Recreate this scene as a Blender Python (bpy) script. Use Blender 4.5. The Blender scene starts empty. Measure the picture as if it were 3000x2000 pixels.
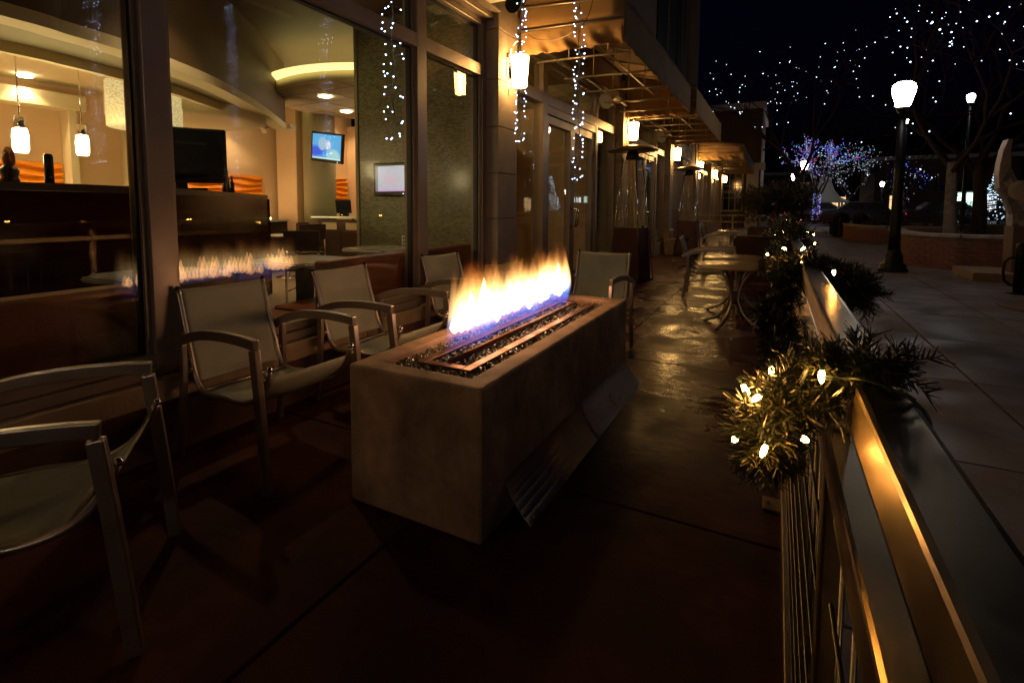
import bpy, bmesh, math, random
from mathutils import Vector, Matrix
rnd = random.Random(11)
R = math.radians
PI = math.pi
sc = bpy.context.scene
COL = sc.collection

# ---------------------------------------------------------------- camera
F, CX, CY, CH = 1532.0, 1400.0, 727.0, 1.2          # focal length and principal point in 3000 px units, eye height
_D = Vector((2275 - CX, 605 - CY, F)).normalized()
_U = -Vector((0, 20000 - CY, F)); _U -= _D * _U.dot(_D); _U.normalize()
_X = _D.cross(_U)
if _X.x < 0: _X = -_X
RM = Matrix((_X, _D, _U))                            # camera vector (right, down, forward) -> world
cam_d = bpy.data.cameras.new('camera'); cam = bpy.data.objects.new('camera', cam_d); COL.objects.link(cam)
rc = RM @ Vector((1, 0, 0)); uc = RM @ Vector((0, -1, 0)); fc = RM @ Vector((0, 0, 1))
mw = Matrix.Identity(4)
for i in range(3):
    mw[i][0], mw[i][1], mw[i][2] = rc[i], uc[i], -fc[i]
mw[2][3] = CH
cam.matrix_world = mw
cam_d.sensor_fit = 'HORIZONTAL'; cam_d.sensor_width = 36; cam_d.lens = 36 * F / 3000
cam_d.shift_x = (1500 - CX) / 3000; cam_d.shift_y = -(1000 - CY) / 3000
cam_d.clip_start = .02; cam_d.clip_end = 900
sc.camera = cam

# ---------------------------------------------------------------- night sky, faint moon, exposure
world = bpy.data.worlds.new('World'); sc.world = world; world.use_nodes = True
wn = world.node_tree.nodes; wl = world.node_tree.links; wn.clear()
sky = wn.new('ShaderNodeTexSky'); sky.sky_type = 'NISHITA'; sky.sun_disc = False
sky.sun_elevation = R(-3); sky.sun_rotation = R(250); sky.ozone_density = 6; sky.dust_density = .3
bgn = wn.new('ShaderNodeBackground'); bgn.inputs['Strength'].default_value = .055
wo = wn.new('ShaderNodeOutputWorld'); wl.new(sky.outputs[0], bgn.inputs[0]); wl.new(bgn.outputs[0], wo.inputs[0])
sund = bpy.data.lights.new('moon', 'SUN'); sund.energy = .006; sund.angle = R(.5); sund.color = (.7, .8, 1)
suno = bpy.data.objects.new('moon', sund); COL.objects.link(suno); suno.rotation_euler = (R(40), 0, R(-160))
sc.view_settings.view_transform = 'Standard'; sc.view_settings.look = 'None'
sc.view_settings.exposure = 0; sc.view_settings.gamma = 1; sc.view_settings.use_curve_mapping = False
cy = sc.cycles
cy.use_denoising = True; cy.max_bounces = 7; cy.diffuse_bounces = 3; cy.glossy_bounces = 4; cy.transmission_bounces = 4
cy.transparent_max_bounces = 16; cy.volume_bounces = 0; cy.caustics_reflective = False; cy.caustics_refractive = False
cy.sample_clamp_indirect = 3.0; cy.use_light_tree = True; cy.volume_step_rate = .5
try: cy.denoiser = 'OPENIMAGEDENOISE'
except Exception: pass

# ---------------------------------------------------------------- picture point -> place
def ray(px, py): return RM @ Vector((px - CX, py - CY, F))
def onz(px, py, z=0):
    r = ray(px, py); t = (z - CH) / r.z; return Vector((r.x * t, r.y * t, z))
def ony(px, py, y):
    r = ray(px, py); t = y / r.y; return Vector((r.x * t, y, CH + r.z * t))
def onx(px, py, x):
    r = ray(px, py); t = x / r.x; return Vector((x, r.y * t, CH + r.z * t))

# ---------------------------------------------------------------- materials
MATS = {}
def M(name, col, rough=.6, metal=0, var=.2, vs=5, bump=0, bs=60, stretch=(1, 1, 1), rvar=0, coat=0, spec=.5, wpos=False, detail=6, trans=0, sheen=0):
    if name in MATS: return MATS[name]
    m = bpy.data.materials.new(name); m.use_nodes = True; nt = m.node_tree; N = nt.nodes; L = nt.links
    b = N['Principled BSDF']
    b.inputs['Metallic'].default_value = metal; b.inputs['Roughness'].default_value = rough
    b.inputs['Specular IOR Level'].default_value = spec; b.inputs['Coat Weight'].default_value = coat
    b.inputs['Coat Roughness'].default_value = .15
    if trans: b.inputs['Transmission Weight'].default_value = trans
    if sheen: b.inputs['Sheen Weight'].default_value = sheen
    if wpos:
        g = N.new('ShaderNodeNewGeometry'); src = g.outputs['Position']
    else:
        g = N.new('ShaderNodeTexCoord'); src = g.outputs['Object']
    mp = N.new('ShaderNodeMapping'); mp.inputs['Scale'].default_value = stretch; L.new(src, mp.inputs[0])
    n1 = N.new('ShaderNodeTexNoise'); n1.inputs['Scale'].default_value = vs; n1.inputs['Detail'].default_value = detail; n1.inputs['Roughness'].default_value = .62
    L.new(mp.outputs[0], n1.inputs['Vector'])
    rp = N.new('ShaderNodeValToRGB'); L.new(n1.outputs['Fac'], rp.inputs[0])
    c = Vector(col[:3])
    rp.color_ramp.elements[0].position = .3; rp.color_ramp.elements[1].position = .7
    rp.color_ramp.elements[0].color = (*[max(0, x * (1 - var)) for x in c], 1); rp.color_ramp.elements[1].color = (*[min(1, x * (1 + var)) for x in c], 1)
    L.new(rp.outputs[0], b.inputs['Base Color'])
    if rvar:
        mr = N.new('ShaderNodeMapRange'); mr.inputs[1].default_value = .35; mr.inputs[2].default_value = .65
        mr.inputs[3].default_value = max(.03, rough - rvar); mr.inputs[4].default_value = min(1, rough + rvar)
        n3 = N.new('ShaderNodeTexNoise'); n3.inputs['Scale'].default_value = vs * 1.7; n3.inputs['Detail'].default_value = 5
        L.new(mp.outputs[0], n3.inputs['Vector']); L.new(n3.outputs['Fac'], mr.inputs[0]); L.new(mr.outputs[0], b.inputs['Roughness'])
    if bump:
        n2 = N.new('ShaderNodeTexNoise'); n2.inputs['Scale'].default_value = bs; n2.inputs['Detail'].default_value = 4
        L.new(mp.outputs[0], n2.inputs['Vector'])
        bp = N.new('ShaderNodeBump'); bp.inputs['Strength'].default_value = bump; bp.inputs['Distance'].default_value = .01
        L.new(n2.outputs['Fac'], bp.inputs['Height']); L.new(bp.outputs[0], b.inputs['Normal'])
    MATS[name] = m
    return m
def EM(name, col, strength, sample=False):
    if name in MATS: return MATS[name]
    m = bpy.data.materials.new(name); m.use_nodes = True; b = m.node_tree.nodes['Principled BSDF']
    b.inputs['Base Color'].default_value = (.8, .8, .8, 1); b.inputs['Emission Color'].default_value = (*col, 1); b.inputs['Emission Strength'].default_value = strength
    m.cycles.emission_sampling = 'AUTO' if sample else 'NONE'
    MATS[name] = m
    return m
def glass_mat(name, tint=(.95, .97, .95), f0=.06):
    m = bpy.data.materials.new(name); m.use_nodes = True; nt = m.node_tree; N = nt.nodes; L = nt.links; N.clear()
    g = N.new('ShaderNodeNewGeometry'); d = N.new('ShaderNodeVectorMath'); d.operation = 'DOT_PRODUCT'
    L.new(g.outputs['Normal'], d.inputs[0]); L.new(g.outputs['Incoming'], d.inputs[1])
    a = N.new('ShaderNodeMath'); a.operation = 'ABSOLUTE'; L.new(d.outputs['Value'], a.inputs[0])
    s = N.new('ShaderNodeMath'); s.operation = 'SUBTRACT'; s.inputs[0].default_value = 1; L.new(a.outputs[0], s.inputs[1])
    p = N.new('ShaderNodeMath'); p.operation = 'POWER'; p.inputs[1].default_value = 5; L.new(s.outputs[0], p.inputs[0])
    k = N.new('ShaderNodeMath'); k.operation = 'MULTIPLY_ADD'; k.inputs[1].default_value = 1 - f0; k.inputs[2].default_value = f0; L.new(p.outputs[0], k.inputs[0])
    t = N.new('ShaderNodeBsdfTransparent'); t.inputs[0].default_value = (*tint, 1)
    gl = N.new('ShaderNodeBsdfGlossy'); gl.inputs['Roughness'].default_value = .0; gl.inputs[0].default_value = (1, 1, 1, 1)
    mx = N.new('ShaderNodeMixShader'); L.new(k.outputs[0], mx.inputs[0]); L.new(t.outputs[0], mx.inputs[1]); L.new(gl.outputs[0], mx.inputs[2])
    o = N.new('ShaderNodeOutputMaterial'); L.new(mx.outputs[0], o.inputs[0])
    return m
GLASS = glass_mat('window_glass')
def tex_fabric(name, col, scale=260, rough=.7):
    m = M(name, col, rough, var=.08, vs=9)
    nt = m.node_tree; N = nt.nodes; L = nt.links; b = N['Principled BSDF']
    tc = N.new('ShaderNodeTexCoord'); ck = N.new('ShaderNodeTexBrick')
    ck.inputs['Scale'].default_value = scale; ck.inputs['Mortar Size'].default_value = .018; ck.inputs['Brick Width'].default_value = .8; ck.inputs['Row Height'].default_value = .45
    mp = N.new('ShaderNodeMapping'); L.new(tc.outputs['UV'], mp.inputs[0]); L.new(mp.outputs[0], ck.inputs['Vector'])
    bp = N.new('ShaderNodeBump'); bp.inputs['Strength'].default_value = .7; bp.inputs['Distance'].default_value = .002; bp.invert = True
    L.new(ck.outputs['Fac'], bp.inputs['Height']); L.new(bp.outputs[0], b.inputs['Normal'])
    mix = N.new('ShaderNodeMix'); mix.data_type = 'RGBA'
    src = b.inputs['Base Color'].links[0].from_socket
    L.new(ck.outputs['Fac'], mix.inputs['Factor']); L.new(src, mix.inputs['A']); mix.inputs['B'].default_value = (col[0] * .25, col[1] * .25, col[2] * .22, 1)
    L.new(mix.outputs['Result'], b.inputs['Base Color'])
    return m
def wet_patio():
    m = M('stained_concrete', (.078, .024, .012), .5, var=.6, vs=2.2, wpos=True, detail=9)
    nt = m.node_tree; N = nt.nodes; L = nt.links; b = N['Principled BSDF']
    g = N.new('ShaderNodeNewGeometry')
    n = N.new('ShaderNodeTexNoise'); n.inputs['Scale'].default_value = 1.7; n.inputs['Detail'].default_value = 8; n.inputs['Roughness'].default_value = .65; L.new(g.outputs['Position'], n.inputs['Vector'])
    mr = N.new('ShaderNodeMapRange'); mr.inputs[1].default_value = .42; mr.inputs[2].default_value = .60; mr.inputs[3].default_value = .12; mr.inputs[4].default_value = .48
    L.new(n.outputs['Fac'], mr.inputs[0])
    # rain has blown in under the far end: wet there, dry by the pit
    sp_ = N.new('ShaderNodeSeparateXYZ'); L.new(g.outputs['Position'], sp_.inputs[0])
    wy_ = N.new('ShaderNodeMapRange'); wy_.interpolation_type = 'SMOOTHSTEP'; wy_.inputs[1].default_value = 1.7; wy_.inputs[2].default_value = 3.5; L.new(sp_.outputs['Y'], wy_.inputs[0])
    wx_ = N.new('ShaderNodeMapRange'); wx_.interpolation_type = 'SMOOTHSTEP'; wx_.inputs[1].default_value = -2.3; wx_.inputs[2].default_value = -1.3; L.new(sp_.outputs['X'], wx_.inputs[0])
    wm_ = N.new('ShaderNodeMath'); wm_.operation = 'MULTIPLY'; L.new(wy_.outputs[0], wm_.inputs[0]); L.new(wx_.outputs[0], wm_.inputs[1])
    rm_ = N.new('ShaderNodeMix'); rm_.data_type = 'FLOAT'; rm_.inputs['A'].default_value = .68; L.new(wm_.outputs[0], rm_.inputs['Factor']); L.new(mr.outputs[0], rm_.inputs['B']); L.new(rm_.outputs['Result'], b.inputs['Roughness'])
    ss_ = N.new('ShaderNodeMapRange'); ss_.inputs[3].default_value = .10; ss_.inputs[4].default_value = .55; L.new(wm_.outputs[0], ss_.inputs[0]); L.new(ss_.outputs[0], b.inputs['Specular IOR Level'])
    mp = N.new('ShaderNodeMapping'); mp.inputs['Scale'].default_value = (10, 15, 9); L.new(g.outputs['Position'], mp.inputs[0])
    n2 = N.new('ShaderNodeTexNoise'); n2.inputs['Scale'].default_value = 1.0; n2.inputs['Detail'].default_value = 5; L.new(mp.outputs[0], n2.inputs['Vector'])
    n4 = N.new('ShaderNodeTexNoise'); n4.inputs['Scale'].default_value = 130; n4.inputs['Detail'].default_value = 3; L.new(g.outputs['Position'], n4.inputs['Vector'])
    ad = N.new('ShaderNodeMath'); ad.operation = 'MULTIPLY_ADD'; ad.inputs[1].default_value = .12; L.new(n4.outputs['Fac'], ad.inputs[0]); L.new(n2.outputs['Fac'], ad.inputs[2])
    bp = N.new('ShaderNodeBump'); bp.inputs['Strength'].default_value = .34; bp.inputs['Distance'].default_value = .012
    L.new(ad.outputs[0], bp.inputs['Height']); L.new(bp.outputs[0], b.inputs['Normal'])
    return m
PATIO = wet_patio()
WALK = M('walk_concrete', (.21, .155, .14), .62, var=.34, vs=1.3, wpos=True, bump=.25, bs=45, rvar=.18, detail=9)
DARKGAP = M('joint_dark', (.03, .02, .015), .8, var=.2)
ASPHALT = M('asphalt', (.045, .045, .05), .6, var=.25, vs=1.2, wpos=True, bump=.2, bs=50, rvar=.2)
PITC = M('pit_concrete', (.44, .27, .155), .72, var=.6, vs=4.2, bump=.38, bs=34, detail=12, stretch=(1, 1, .8))
ALU = M('bronze_aluminium', (.30, .235, .195), .42, metal=.35, var=.07, vs=3, bump=.04, bs=120, rvar=.08)
ALUD = M('gasket_dark', (.012, .011, .011), .5, var=.2)
STONE = M('sandstone', (.36, .25, .16), .75, var=.22, vs=7, bump=.3, bs=50)
COLUMN = M('column_stone', (.30, .235, .185), .62, var=.14, vs=6, bump=.15, bs=70)
WALLB = M('base_wall_brown', (.16, .075, .045), .7, var=.25, vs=5, bump=.2, bs=40)
PLAST = M('upper_wall', (.14, .09, .07), .8, var=.12, vs=2, bump=.1, bs=60)
STEEL = M('brushed_steel', (.42, .32, .18), .34, metal=1, var=.05, vs=14, bump=.012, bs=420, rvar=.05)
CHAIRM = M('chair_aluminium', (.45, .37, .31), .34, metal=.85, var=.06, vs=6, bump=.03, bs=200, rvar=.06)
SLING = tex_fabric('sling_mesh', (.46, .45, .34), 48)
TABLET = M('table_laminate', (.50, .36, .20), .30, var=.14, vs=4, coat=.4, stretch=(1, 6, 1), bump=.05, bs=30)
BLACKM = M('black_metal', (.02, .02, .021), .4, metal=.4, var=.2)
MAROON = M('maroon_metal', (.085, .028, .022), .45, metal=.2, var=.15)
CANVAS = M('tan_canvas', (.33, .19, .075), .85, var=.12, vs=4, bump=.15, bs=180)
FRAMEM = M('awning_steel', (.42, .36, .28), .4, metal=.6, var=.06)
BRICK = M('brick_red', (.25, .10, .065), .8, var=.3, vs=14, bump=.35, bs=60)
MORTAR = M('mortar', (.26, .20, .17), .9, var=.15, vs=20, bump=.2)
CAPST = M('cap_concrete', (.40, .34, .30), .75, var=.18, vs=6, bump=.2, bs=50)
NEEDLE = M('needle_green', (.030, .034, .014), .30, var=.45, vs=30)
JUNIPER = M('juniper_green', (.055, .05, .025), .6, var=.45, vs=8)
BARK = M('bark', (.10, .07, .055), .9, var=.4, vs=9, bump=.6, bs=30, stretch=(1, 1, .25))
PALEBARK = M('pale_bark', (.33, .27, .24), .9, var=.4, vs=9, bump=.6, bs=24)
TWIG = M('twig_red', (.05, .028, .024), .8, var=.3)
ORANGE = M('orange_lacquer', (.85, .28, .008), .35, var=.06, vs=3)
PEACH = M('peach_plaster', (.74, .50, .29), .8, var=.04, vs=2, bump=.04)
CREAM = M('cream_plaster', (.72, .60, .36), .75, var=.04, vs=2)
OLIVE = M('olive_plaster', (.33, .28, .16), .75, var=.05, vs=2)
BROWNW = M('brown_fascia', (.12, .07, .03), .6, var=.1, vs=2)
BARWOOD = M('bar_mahogany', (.034, .005, .003), .2, var=.35, vs=3, stretch=(1, 1, 6), spec=.12)
LEATHER = M('rust_leather', (.26, .068, .02), .38, var=.2, vs=7, bump=.18, bs=90)
LAMIN = M('cream_laminate', (.55, .52, .44), .18, var=.03, coat=.3)
DARKW = M('dark_wood', (.045, .022, .014), .4, var=.3, vs=6, stretch=(1, 1, 5))
WOODF = M('pale_floor', (.40, .30, .19), .35, var=.2, vs=3, wpos=True, stretch=(.6, 4, 1))
PLAST_BLK = M('black_plastic', (.008, .008, .009), .22, var=.1)
WHITEP = M('white_plastic', (.75, .72, .66), .5, var=.04)
CHROME = M('chrome', (.75, .72, .68), .12, metal=1, var=.03)
SNOW = M('snow', (.75, .76, .8), .8, var=.1, vs=10, bump=.4, bs=20)
COPPER = M('burner_copper', (.26, .12, .06), .42, metal=.8, var=.25, vs=9, rvar=.1)
FGLASS = M('fire_glass', (.20, .155, .08), .16, var=.75, vs=55, coat=.5)
DWALL = M('far_brick', (.10, .055, .04), .85, var=.25, vs=9, bump=.2, bs=60)
TRIMW = M('white_trim', (.55, .48, .42), .7, var=.08)
LED = EM('led_cool', (.45, .64, 1), 22)
LEDFAR = EM('led_far', (.62, .80, 1), 4)
WARMB = EM('bulb_warm', (1, .44, .09), 190)
SCONCE = EM('sconce_glass', (1, .56, .17), 50, True)
FILL_SCONCE = EM('fill_sconce_glass', (1, .60, .26), 9, True)
PENDG = EM('pendant_glass', (1, .78, .38), 90, True)
GLOBE = EM('globe_glass', (1, .93, .88), 32, True)
GLOBE2 = EM('globe_glass_dim', (1, .78, .56), 44, True)
COVE = EM('cove_light', (1, .82, .30), 1.7, True)
DOWN = EM('downlight', (1, .80, .52), 32, True)

# ---------------------------------------------------------------- mesh helpers
class MB:
    def __init__(s): s.v = []; s.f = []; s.sm = []; s.uv = None
    def add(s, vs, fs, smooth=False):
        o = len(s.v); s.v += [tuple(x) for x in vs]
        for f in fs: s.f.append(tuple(i + o for i in f)); s.sm.append(smooth)
        return s
    def box(s, a, b, rz=0, piv=None):
        x0, y0, z0 = a; x1, y1, z1 = b
        vs = [Vector(p) for p in ((x0, y0, z0), (x1, y0, z0), (x1, y1, z0), (x0, y1, z0), (x0, y0, z1), (x1, y0, z1), (x1, y1, z1), (x0, y1, z1))]
        if rz:
            c = Vector(piv) if piv else (vs[0] + vs[6]) / 2; q = Matrix.Rotation(rz, 3, 'Z'); vs = [q @ (p - c) + c for p in vs]
        return s.add(vs, [(0, 3, 2, 1), (4, 5, 6, 7), (0, 1, 5, 4), (1, 2, 6, 5), (2, 3, 7, 6), (3, 0, 4, 7)])
    def tube(s, pts, r, n=8, wh=None, smooth=True, up=None, cap=True):
        pts = [Vector(p) for p in pts]; m = len(pts); rings = []
        rr = r if isinstance(r, (list, tuple)) else [r] * m
        pu = Vector(up) if up else None
        for i, p in enumerate(pts):
            t = (pts[min(i + 1, m - 1)] - pts[max(i - 1, 0)])
            if t.length < 1e-9: t = Vector((0, 0, 1))
            t.normalize()
            a = pu if pu is not None else (Vector((0, 0, 1)) if abs(t.z) < .9 else Vector((1, 0, 0)))
            u = a - t * a.dot(t)
            if u.length < 1e-6: u = Vector((1, 0, 0)) - t * t.x
            u.normalize(); w = t.cross(u)
            if not up: pu = u
            if wh:
                W, H = wh; ring = [p + w * (W / 2 * sx) + u * (H / 2 * sz) for sx, sz in ((-1, -1), (1, -1), (1, 1), (-1, 1))]
            else:
                ring = [p + (w * math.cos(2 * PI * k / n) + u * math.sin(2 * PI * k / n)) * rr[i] for k in range(n)]
            rings.append(ring)
        k = 4 if wh else n
        vs = [q for rg in rings for q in rg]; fs = []
        for i in range(m - 1):
            for j in range(k):
                fs.append((i * k + j, i * k + (j + 1) % k, (i + 1) * k + (j + 1) % k, (i + 1) * k + j))
        s.add(vs, fs, smooth and not wh)
        if cap:
            o = len(s.v) - len(vs)
            s.f.append(tuple(o + j for j in reversed(range(k)))); s.sm.append(False)
            s.f.append(tuple(o + (m - 1) * k + j for j in range(k))); s.sm.append(False)
        return s
    def cyl(s, p0, p1, r0, r1=None, n=12, smooth=True): return s.tube([p0, p1], [r0, r0 if r1 is None else r1], n, smooth=smooth)
    def lathe(s, prof, c=(0, 0, 0), n=20, smooth=True):
        vs = []; fs = []; m = len(prof)
        for r, z in prof:
            for k in range(n):
                a = 2 * PI * k / n; vs.append((c[0] + r * math.cos(a), c[1] + r * math.sin(a), c[2] + z))
        for i in range(m - 1):
            for k in range(n): fs.append((i * n + k, i * n + (k + 1) % n, (i + 1) * n + (k + 1) % n, (i + 1) * n + k))
        fs.append(tuple(reversed(range(n)))); fs.append(tuple((m - 1) * n + k for k in range(n)))
        return s.add(vs, fs, smooth)
    def ball(s, c, r, n=8, m=6, sq=(1, 1, 1)):
        prof = [(max(1e-4, r * math.sin(PI * i / m)), -r * math.cos(PI * i / m)) for i in range(m + 1)]
        o = len(s.v); s.lathe(prof, (0, 0, 0), n)
        s.v[o:] = [(c[0] + x * sq[0], c[1] + y * sq[1], c[2] + z * sq[2]) for x, y, z in s.v[o:]]
        return s
    def prism(s, poly, d0, d1, axis='z'):
        n = len(poly)
        def P(a, b, d): return (a, b, d) if axis == 'z' else ((a, d, b) if axis == 'y' else (d, a, b))
        vs = [P(a, b, d0) for a, b in poly] + [P(a, b, d1) for a, b in poly]
        fs = [tuple(reversed(range(n))), tuple(range(n, 2 * n))] + [(i, (i + 1) % n, n + (i + 1) % n, n + i) for i in range(n)]
        return s.add(vs, fs)
    def ribbon(s, pts, z0, z1, th):                     # wall standing on a plan curve
        pts = [Vector((p[0], p[1], 0)) for p in pts]; m = len(pts); vs = []; fs = []
        for i, p in enumerate(pts):
            t = (pts[min(i + 1, m - 1)] - pts[max(i - 1, 0)]).normalized(); nn = Vector((-t.y, t.x, 0)) * th
            for q, z in ((p, z0), (p + nn, z0), (p + nn, z1), (p, z1)): vs.append((q.x, q.y, z))
        for i in range(m - 1):
            for j in range(4): fs.append((i * 4 + j, i * 4 + (j + 1) % 4, i * 4 + 4 + (j + 1) % 4, i * 4 + 4 + j))
        fs += [(0, 1, 2, 3), tuple((m - 1) * 4 + j for j in (3, 2, 1, 0))]
        return s.add(vs, fs)
    def grid(s, fn, nu, nv, smooth=True, uv=False):
        o = len(s.v); vs = [fn(i / nu, j / nv) for j in range(nv + 1) for i in range(nu + 1)]
        fs = [(j * (nu + 1) + i, j * (nu + 1) + i + 1, (j + 1) * (nu + 1) + i + 1, (j + 1) * (nu + 1) + i) for j in range(nv) for i in range(nu)]
        s.add(vs, fs, smooth)
        if uv:
            s.uv = s.uv or {}
            for j in range(nv + 1):
                for i in range(nu + 1): s.uv[o + j * (nu + 1) + i] = (i / nu, j / nv)
        return s
    def build(s, name, mat, parent=None, bevel=0, seg=2, loc=None, solid=0, recalc=True):
        me = bpy.data.meshes.new(name); me.from_pydata(s.v, [], s.f)
        me.polygons.foreach_set('use_smooth', s.sm)
        if s.uv:
            ul = me.uv_layers.new(name='UVMap')
            for lp in me.loops:
                if lp.vertex_index in s.uv: ul.data[lp.index].uv = s.uv[lp.vertex_index]
        if bevel or recalc:
            bm = bmesh.new(); bm.from_mesh(me)
            if recalc: bmesh.ops.recalc_face_normals(bm, faces=bm.faces[:])
            if bevel:
                es = [e for e in bm.edges if len(e.link_faces) == 2 and e.calc_face_angle(0) > .6]
                bmesh.ops.bevel(bm, geom=es, offset=bevel, segments=seg, affect='EDGES', profile=.6, clamp_overlap=True)
            bm.to_mesh(me); bm.free()
        me.materials.append(mat)
        o = bpy.data.objects.new(name, me); COL.objects.link(o)
        if parent: o.parent = parent
        if loc is not None: o.location = loc
        if solid:
            md = o.modifiers.new('thick', 'SOLIDIFY'); md.thickness = solid; md.offset = 0
        return o
def tag(o, label=None, cat=None, group=None, kind=None):
    if label: o['label'] = label
    if cat: o['category'] = cat
    if group: o['group'] = group
    if kind: o['kind'] = kind
    return o
def thing(name, label, cat, loc=(0, 0, 0), rz=0, group=None):
    o = bpy.data.objects.new(name, None); COL.objects.link(o); o.location = loc; o.rotation_euler = (0, 0, rz); o.empty_display_size = .1
    return tag(o, label, cat, group)
def inst(src, parent, loc=(0, 0, 0), rot=(0, 0, 0), scale=(1, 1, 1), name=None):
    o = src.copy(); COL.objects.link(o); o.parent = parent; o.location = loc; o.rotation_euler = rot; o.scale = scale
    return o
def copy_tree(root, loc, rz, label=None, group=None, parent=None):
    def cp(o, par):
        c = o.copy(); COL.objects.link(c); c.parent = par
        for ch in [x for x in KIDS(o)]: cp(ch, c)
        return c
    c = cp(root, parent); c.location = loc; c.rotation_euler = (0, 0, rz)
    if label: c['label'] = label
    if group: c['group'] = group
    return c
def KIDS(o): return list(o.children)
def lamp(kind, name, parent, loc, energy, col, size=.05, rot=(0, 0, 0), spread=None, sizey=None, spot=None):
    d = bpy.data.lights.new(name, kind); d.energy = energy; d.color = col
    if kind == 'AREA':
        d.size = size
        if sizey: d.shape = 'RECTANGLE'; d.size_y = sizey
        if spread: d.spread = spread
    elif kind == 'SPOT':
        d.spot_size = spot or R(90); d.spot_blend = .5; d.shadow_soft_size = size
    else: d.shadow_soft_size = size
    o = bpy.data.objects.new(name, d); COL.objects.link(o); o.location = loc; o.rotation_euler = rot
    if parent: o.parent = parent
    return o
def crom(pts, n):
    P = [Vector(p) for p in pts]; P = [P[0] * 2 - P[1]] + P + [P[-1] * 2 - P[-2]]; out = []
    for i in range(1, len(P) - 2):
        for k in range(n):
            t = k / n; a, b, c, d = P[i - 1], P[i], P[i + 1], P[i + 2]
            out.append(.5 * ((2 * b) + (c - a) * t + (2 * a - 5 * b + 4 * c - d) * t * t + (3 * b - a - 3 * c + d) * t ** 3))
    out.append(P[-2]); return out
def text_mesh(body, name, mat, parent, loc, rot, size, ext=.02, bold=0, align='LEFT', sx=1):
    cu = bpy.data.curves.new(name, 'FONT'); cu.body = body; cu.size = size; cu.extrude = ext; cu.offset = bold; cu.align_x = align; cu.resolution_u = 3
    t = bpy.data.objects.new(name + '_src', cu); COL.objects.link(t)
    dg = bpy.context.evaluated_depsgraph_get(); me = bpy.data.meshes.new_from_object(t.evaluated_get(dg))
    bpy.data.objects.remove(t); bpy.data.curves.remove(cu)
    me.materials.clear(); me.materials.append(mat)
    o = bpy.data.objects.new(name, me); COL.objects.link(o); o.parent = parent; o.location = loc; o.rotation_euler = rot; o.scale = (sx, 1, 1)
    return o

# ================================================================ SETTING: ground, patio, walk
g = MB(); g.add([(-160, -60, -.05), (160, -60, -.05), (160, 420, -.05), (-160, 420, -.05)], [(0, 1, 2, 3)])
tag(g.build('ground', ASPHALT), kind='structure')
pt = MB().box((-2.60, -2.6, -.045), (.158, 15.9, -.012)).build('patio', DARKGAP); tag(pt, kind='structure')
ysj = [-2.5, -.02, 2.04, 4.14, 6.15, 8.2, 10.25, 12.3, 14.3, 15.9]
for a, b in zip(ysj[:-1], ysj[1:]):
    for x0, x1 in ((-2.53, -1.172), (-1.16, .15)):
        MB().box((x0, a + .005, -.03), (x1, b - .005, 0)).build('paving_slab', PATIO, pt, bevel=.004, seg=1)
wk = MB().box((.160, -3, -.045), (14, 30, -.014)).build('sidewalk', DARKGAP); tag(wk, kind='structure')
xs = [.165, 1.22, 2.06, 3.08, 4.2, 5.4, 6.8, 8.4, 10.5, 14]
ys = [-3, -1.2, .3, 1.75, 3.2, 4.7, 6.15, 7.52, 8.95, 10.3, 11.8, 13.3, 15, 17, 19.5, 22, 25, 28, 30]
for i in range(len(xs) - 1):
    for j in range(len(ys) - 1):
        if ys[j] > 16 and i > 5: continue
        MB().box((xs[i] + .006, ys[j] + .006, -.03), (xs[i + 1] - .006, ys[j + 1] - .006, 0)).build('paving_slab', WALK, wk, bevel=.004, seg=1)
pv = MB().box((-2.6, 30.01, -.045), (30, 37, -.002)).build('pavement', WALK); tag(pv, kind='structure')
pv2 = MB().box((-2.6, 15.91, -.045), (.158, 30, -.004)).build('pavement', WALK); tag(pv2, kind='structure')
kb = MB().box((-2.6, 37.0, -.045), (40, 37.18, .03)).build('kerb', CAPST); tag(kb, kind='structure')

# ================================================================ RESTAURANT BUILDING
B = thing('restaurant_building', 'long brown storefront building with bronze window frames, stone columns and awnings', 'building', (-2.6, 0, 0))
OFF = Vector((2.6, 0, 0))
def bp(name, mat, a, b, parent=B, bevel=.006, seg=1):
    return MB().box((a[0] + (2.6 if parent is B else 0), a[1], a[2]), (b[0] + (2.6 if parent is B else 0), b[1], b[2])).build(name, mat, parent, bevel=bevel, seg=seg)
bp('base_wall', WALLB, (-2.80, -3, -.01), (-2.53, 4.62, .282), bevel=0)
yy = -3.0
while yy < 4.5:
    l = .72
    bp('ledge_stone', STONE, (-2.80, yy + .004, .284), (-2.462, min(yy + l, 4.62) - .004, .392), bevel=.01, seg=2); yy += l
def glazing(y0, y1, z0, z1, name='pane'):
    bp(name, GLASS, (-2.612, y0, z0), (-2.588, y1, z1), bevel=0)
def stile(y0, y1, z0, z1, nm='mullion'):
    bp(nm, ALU, (-2.66, y0, z0), (-2.53, y1, z1), bevel=.003)
def rail_(y0, y1, z0, z1, nm='transom', face=-2.531):
    bp(nm, ALU, (-2.658, y0, z0), (face, y1, z1), bevel=.003)
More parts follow.
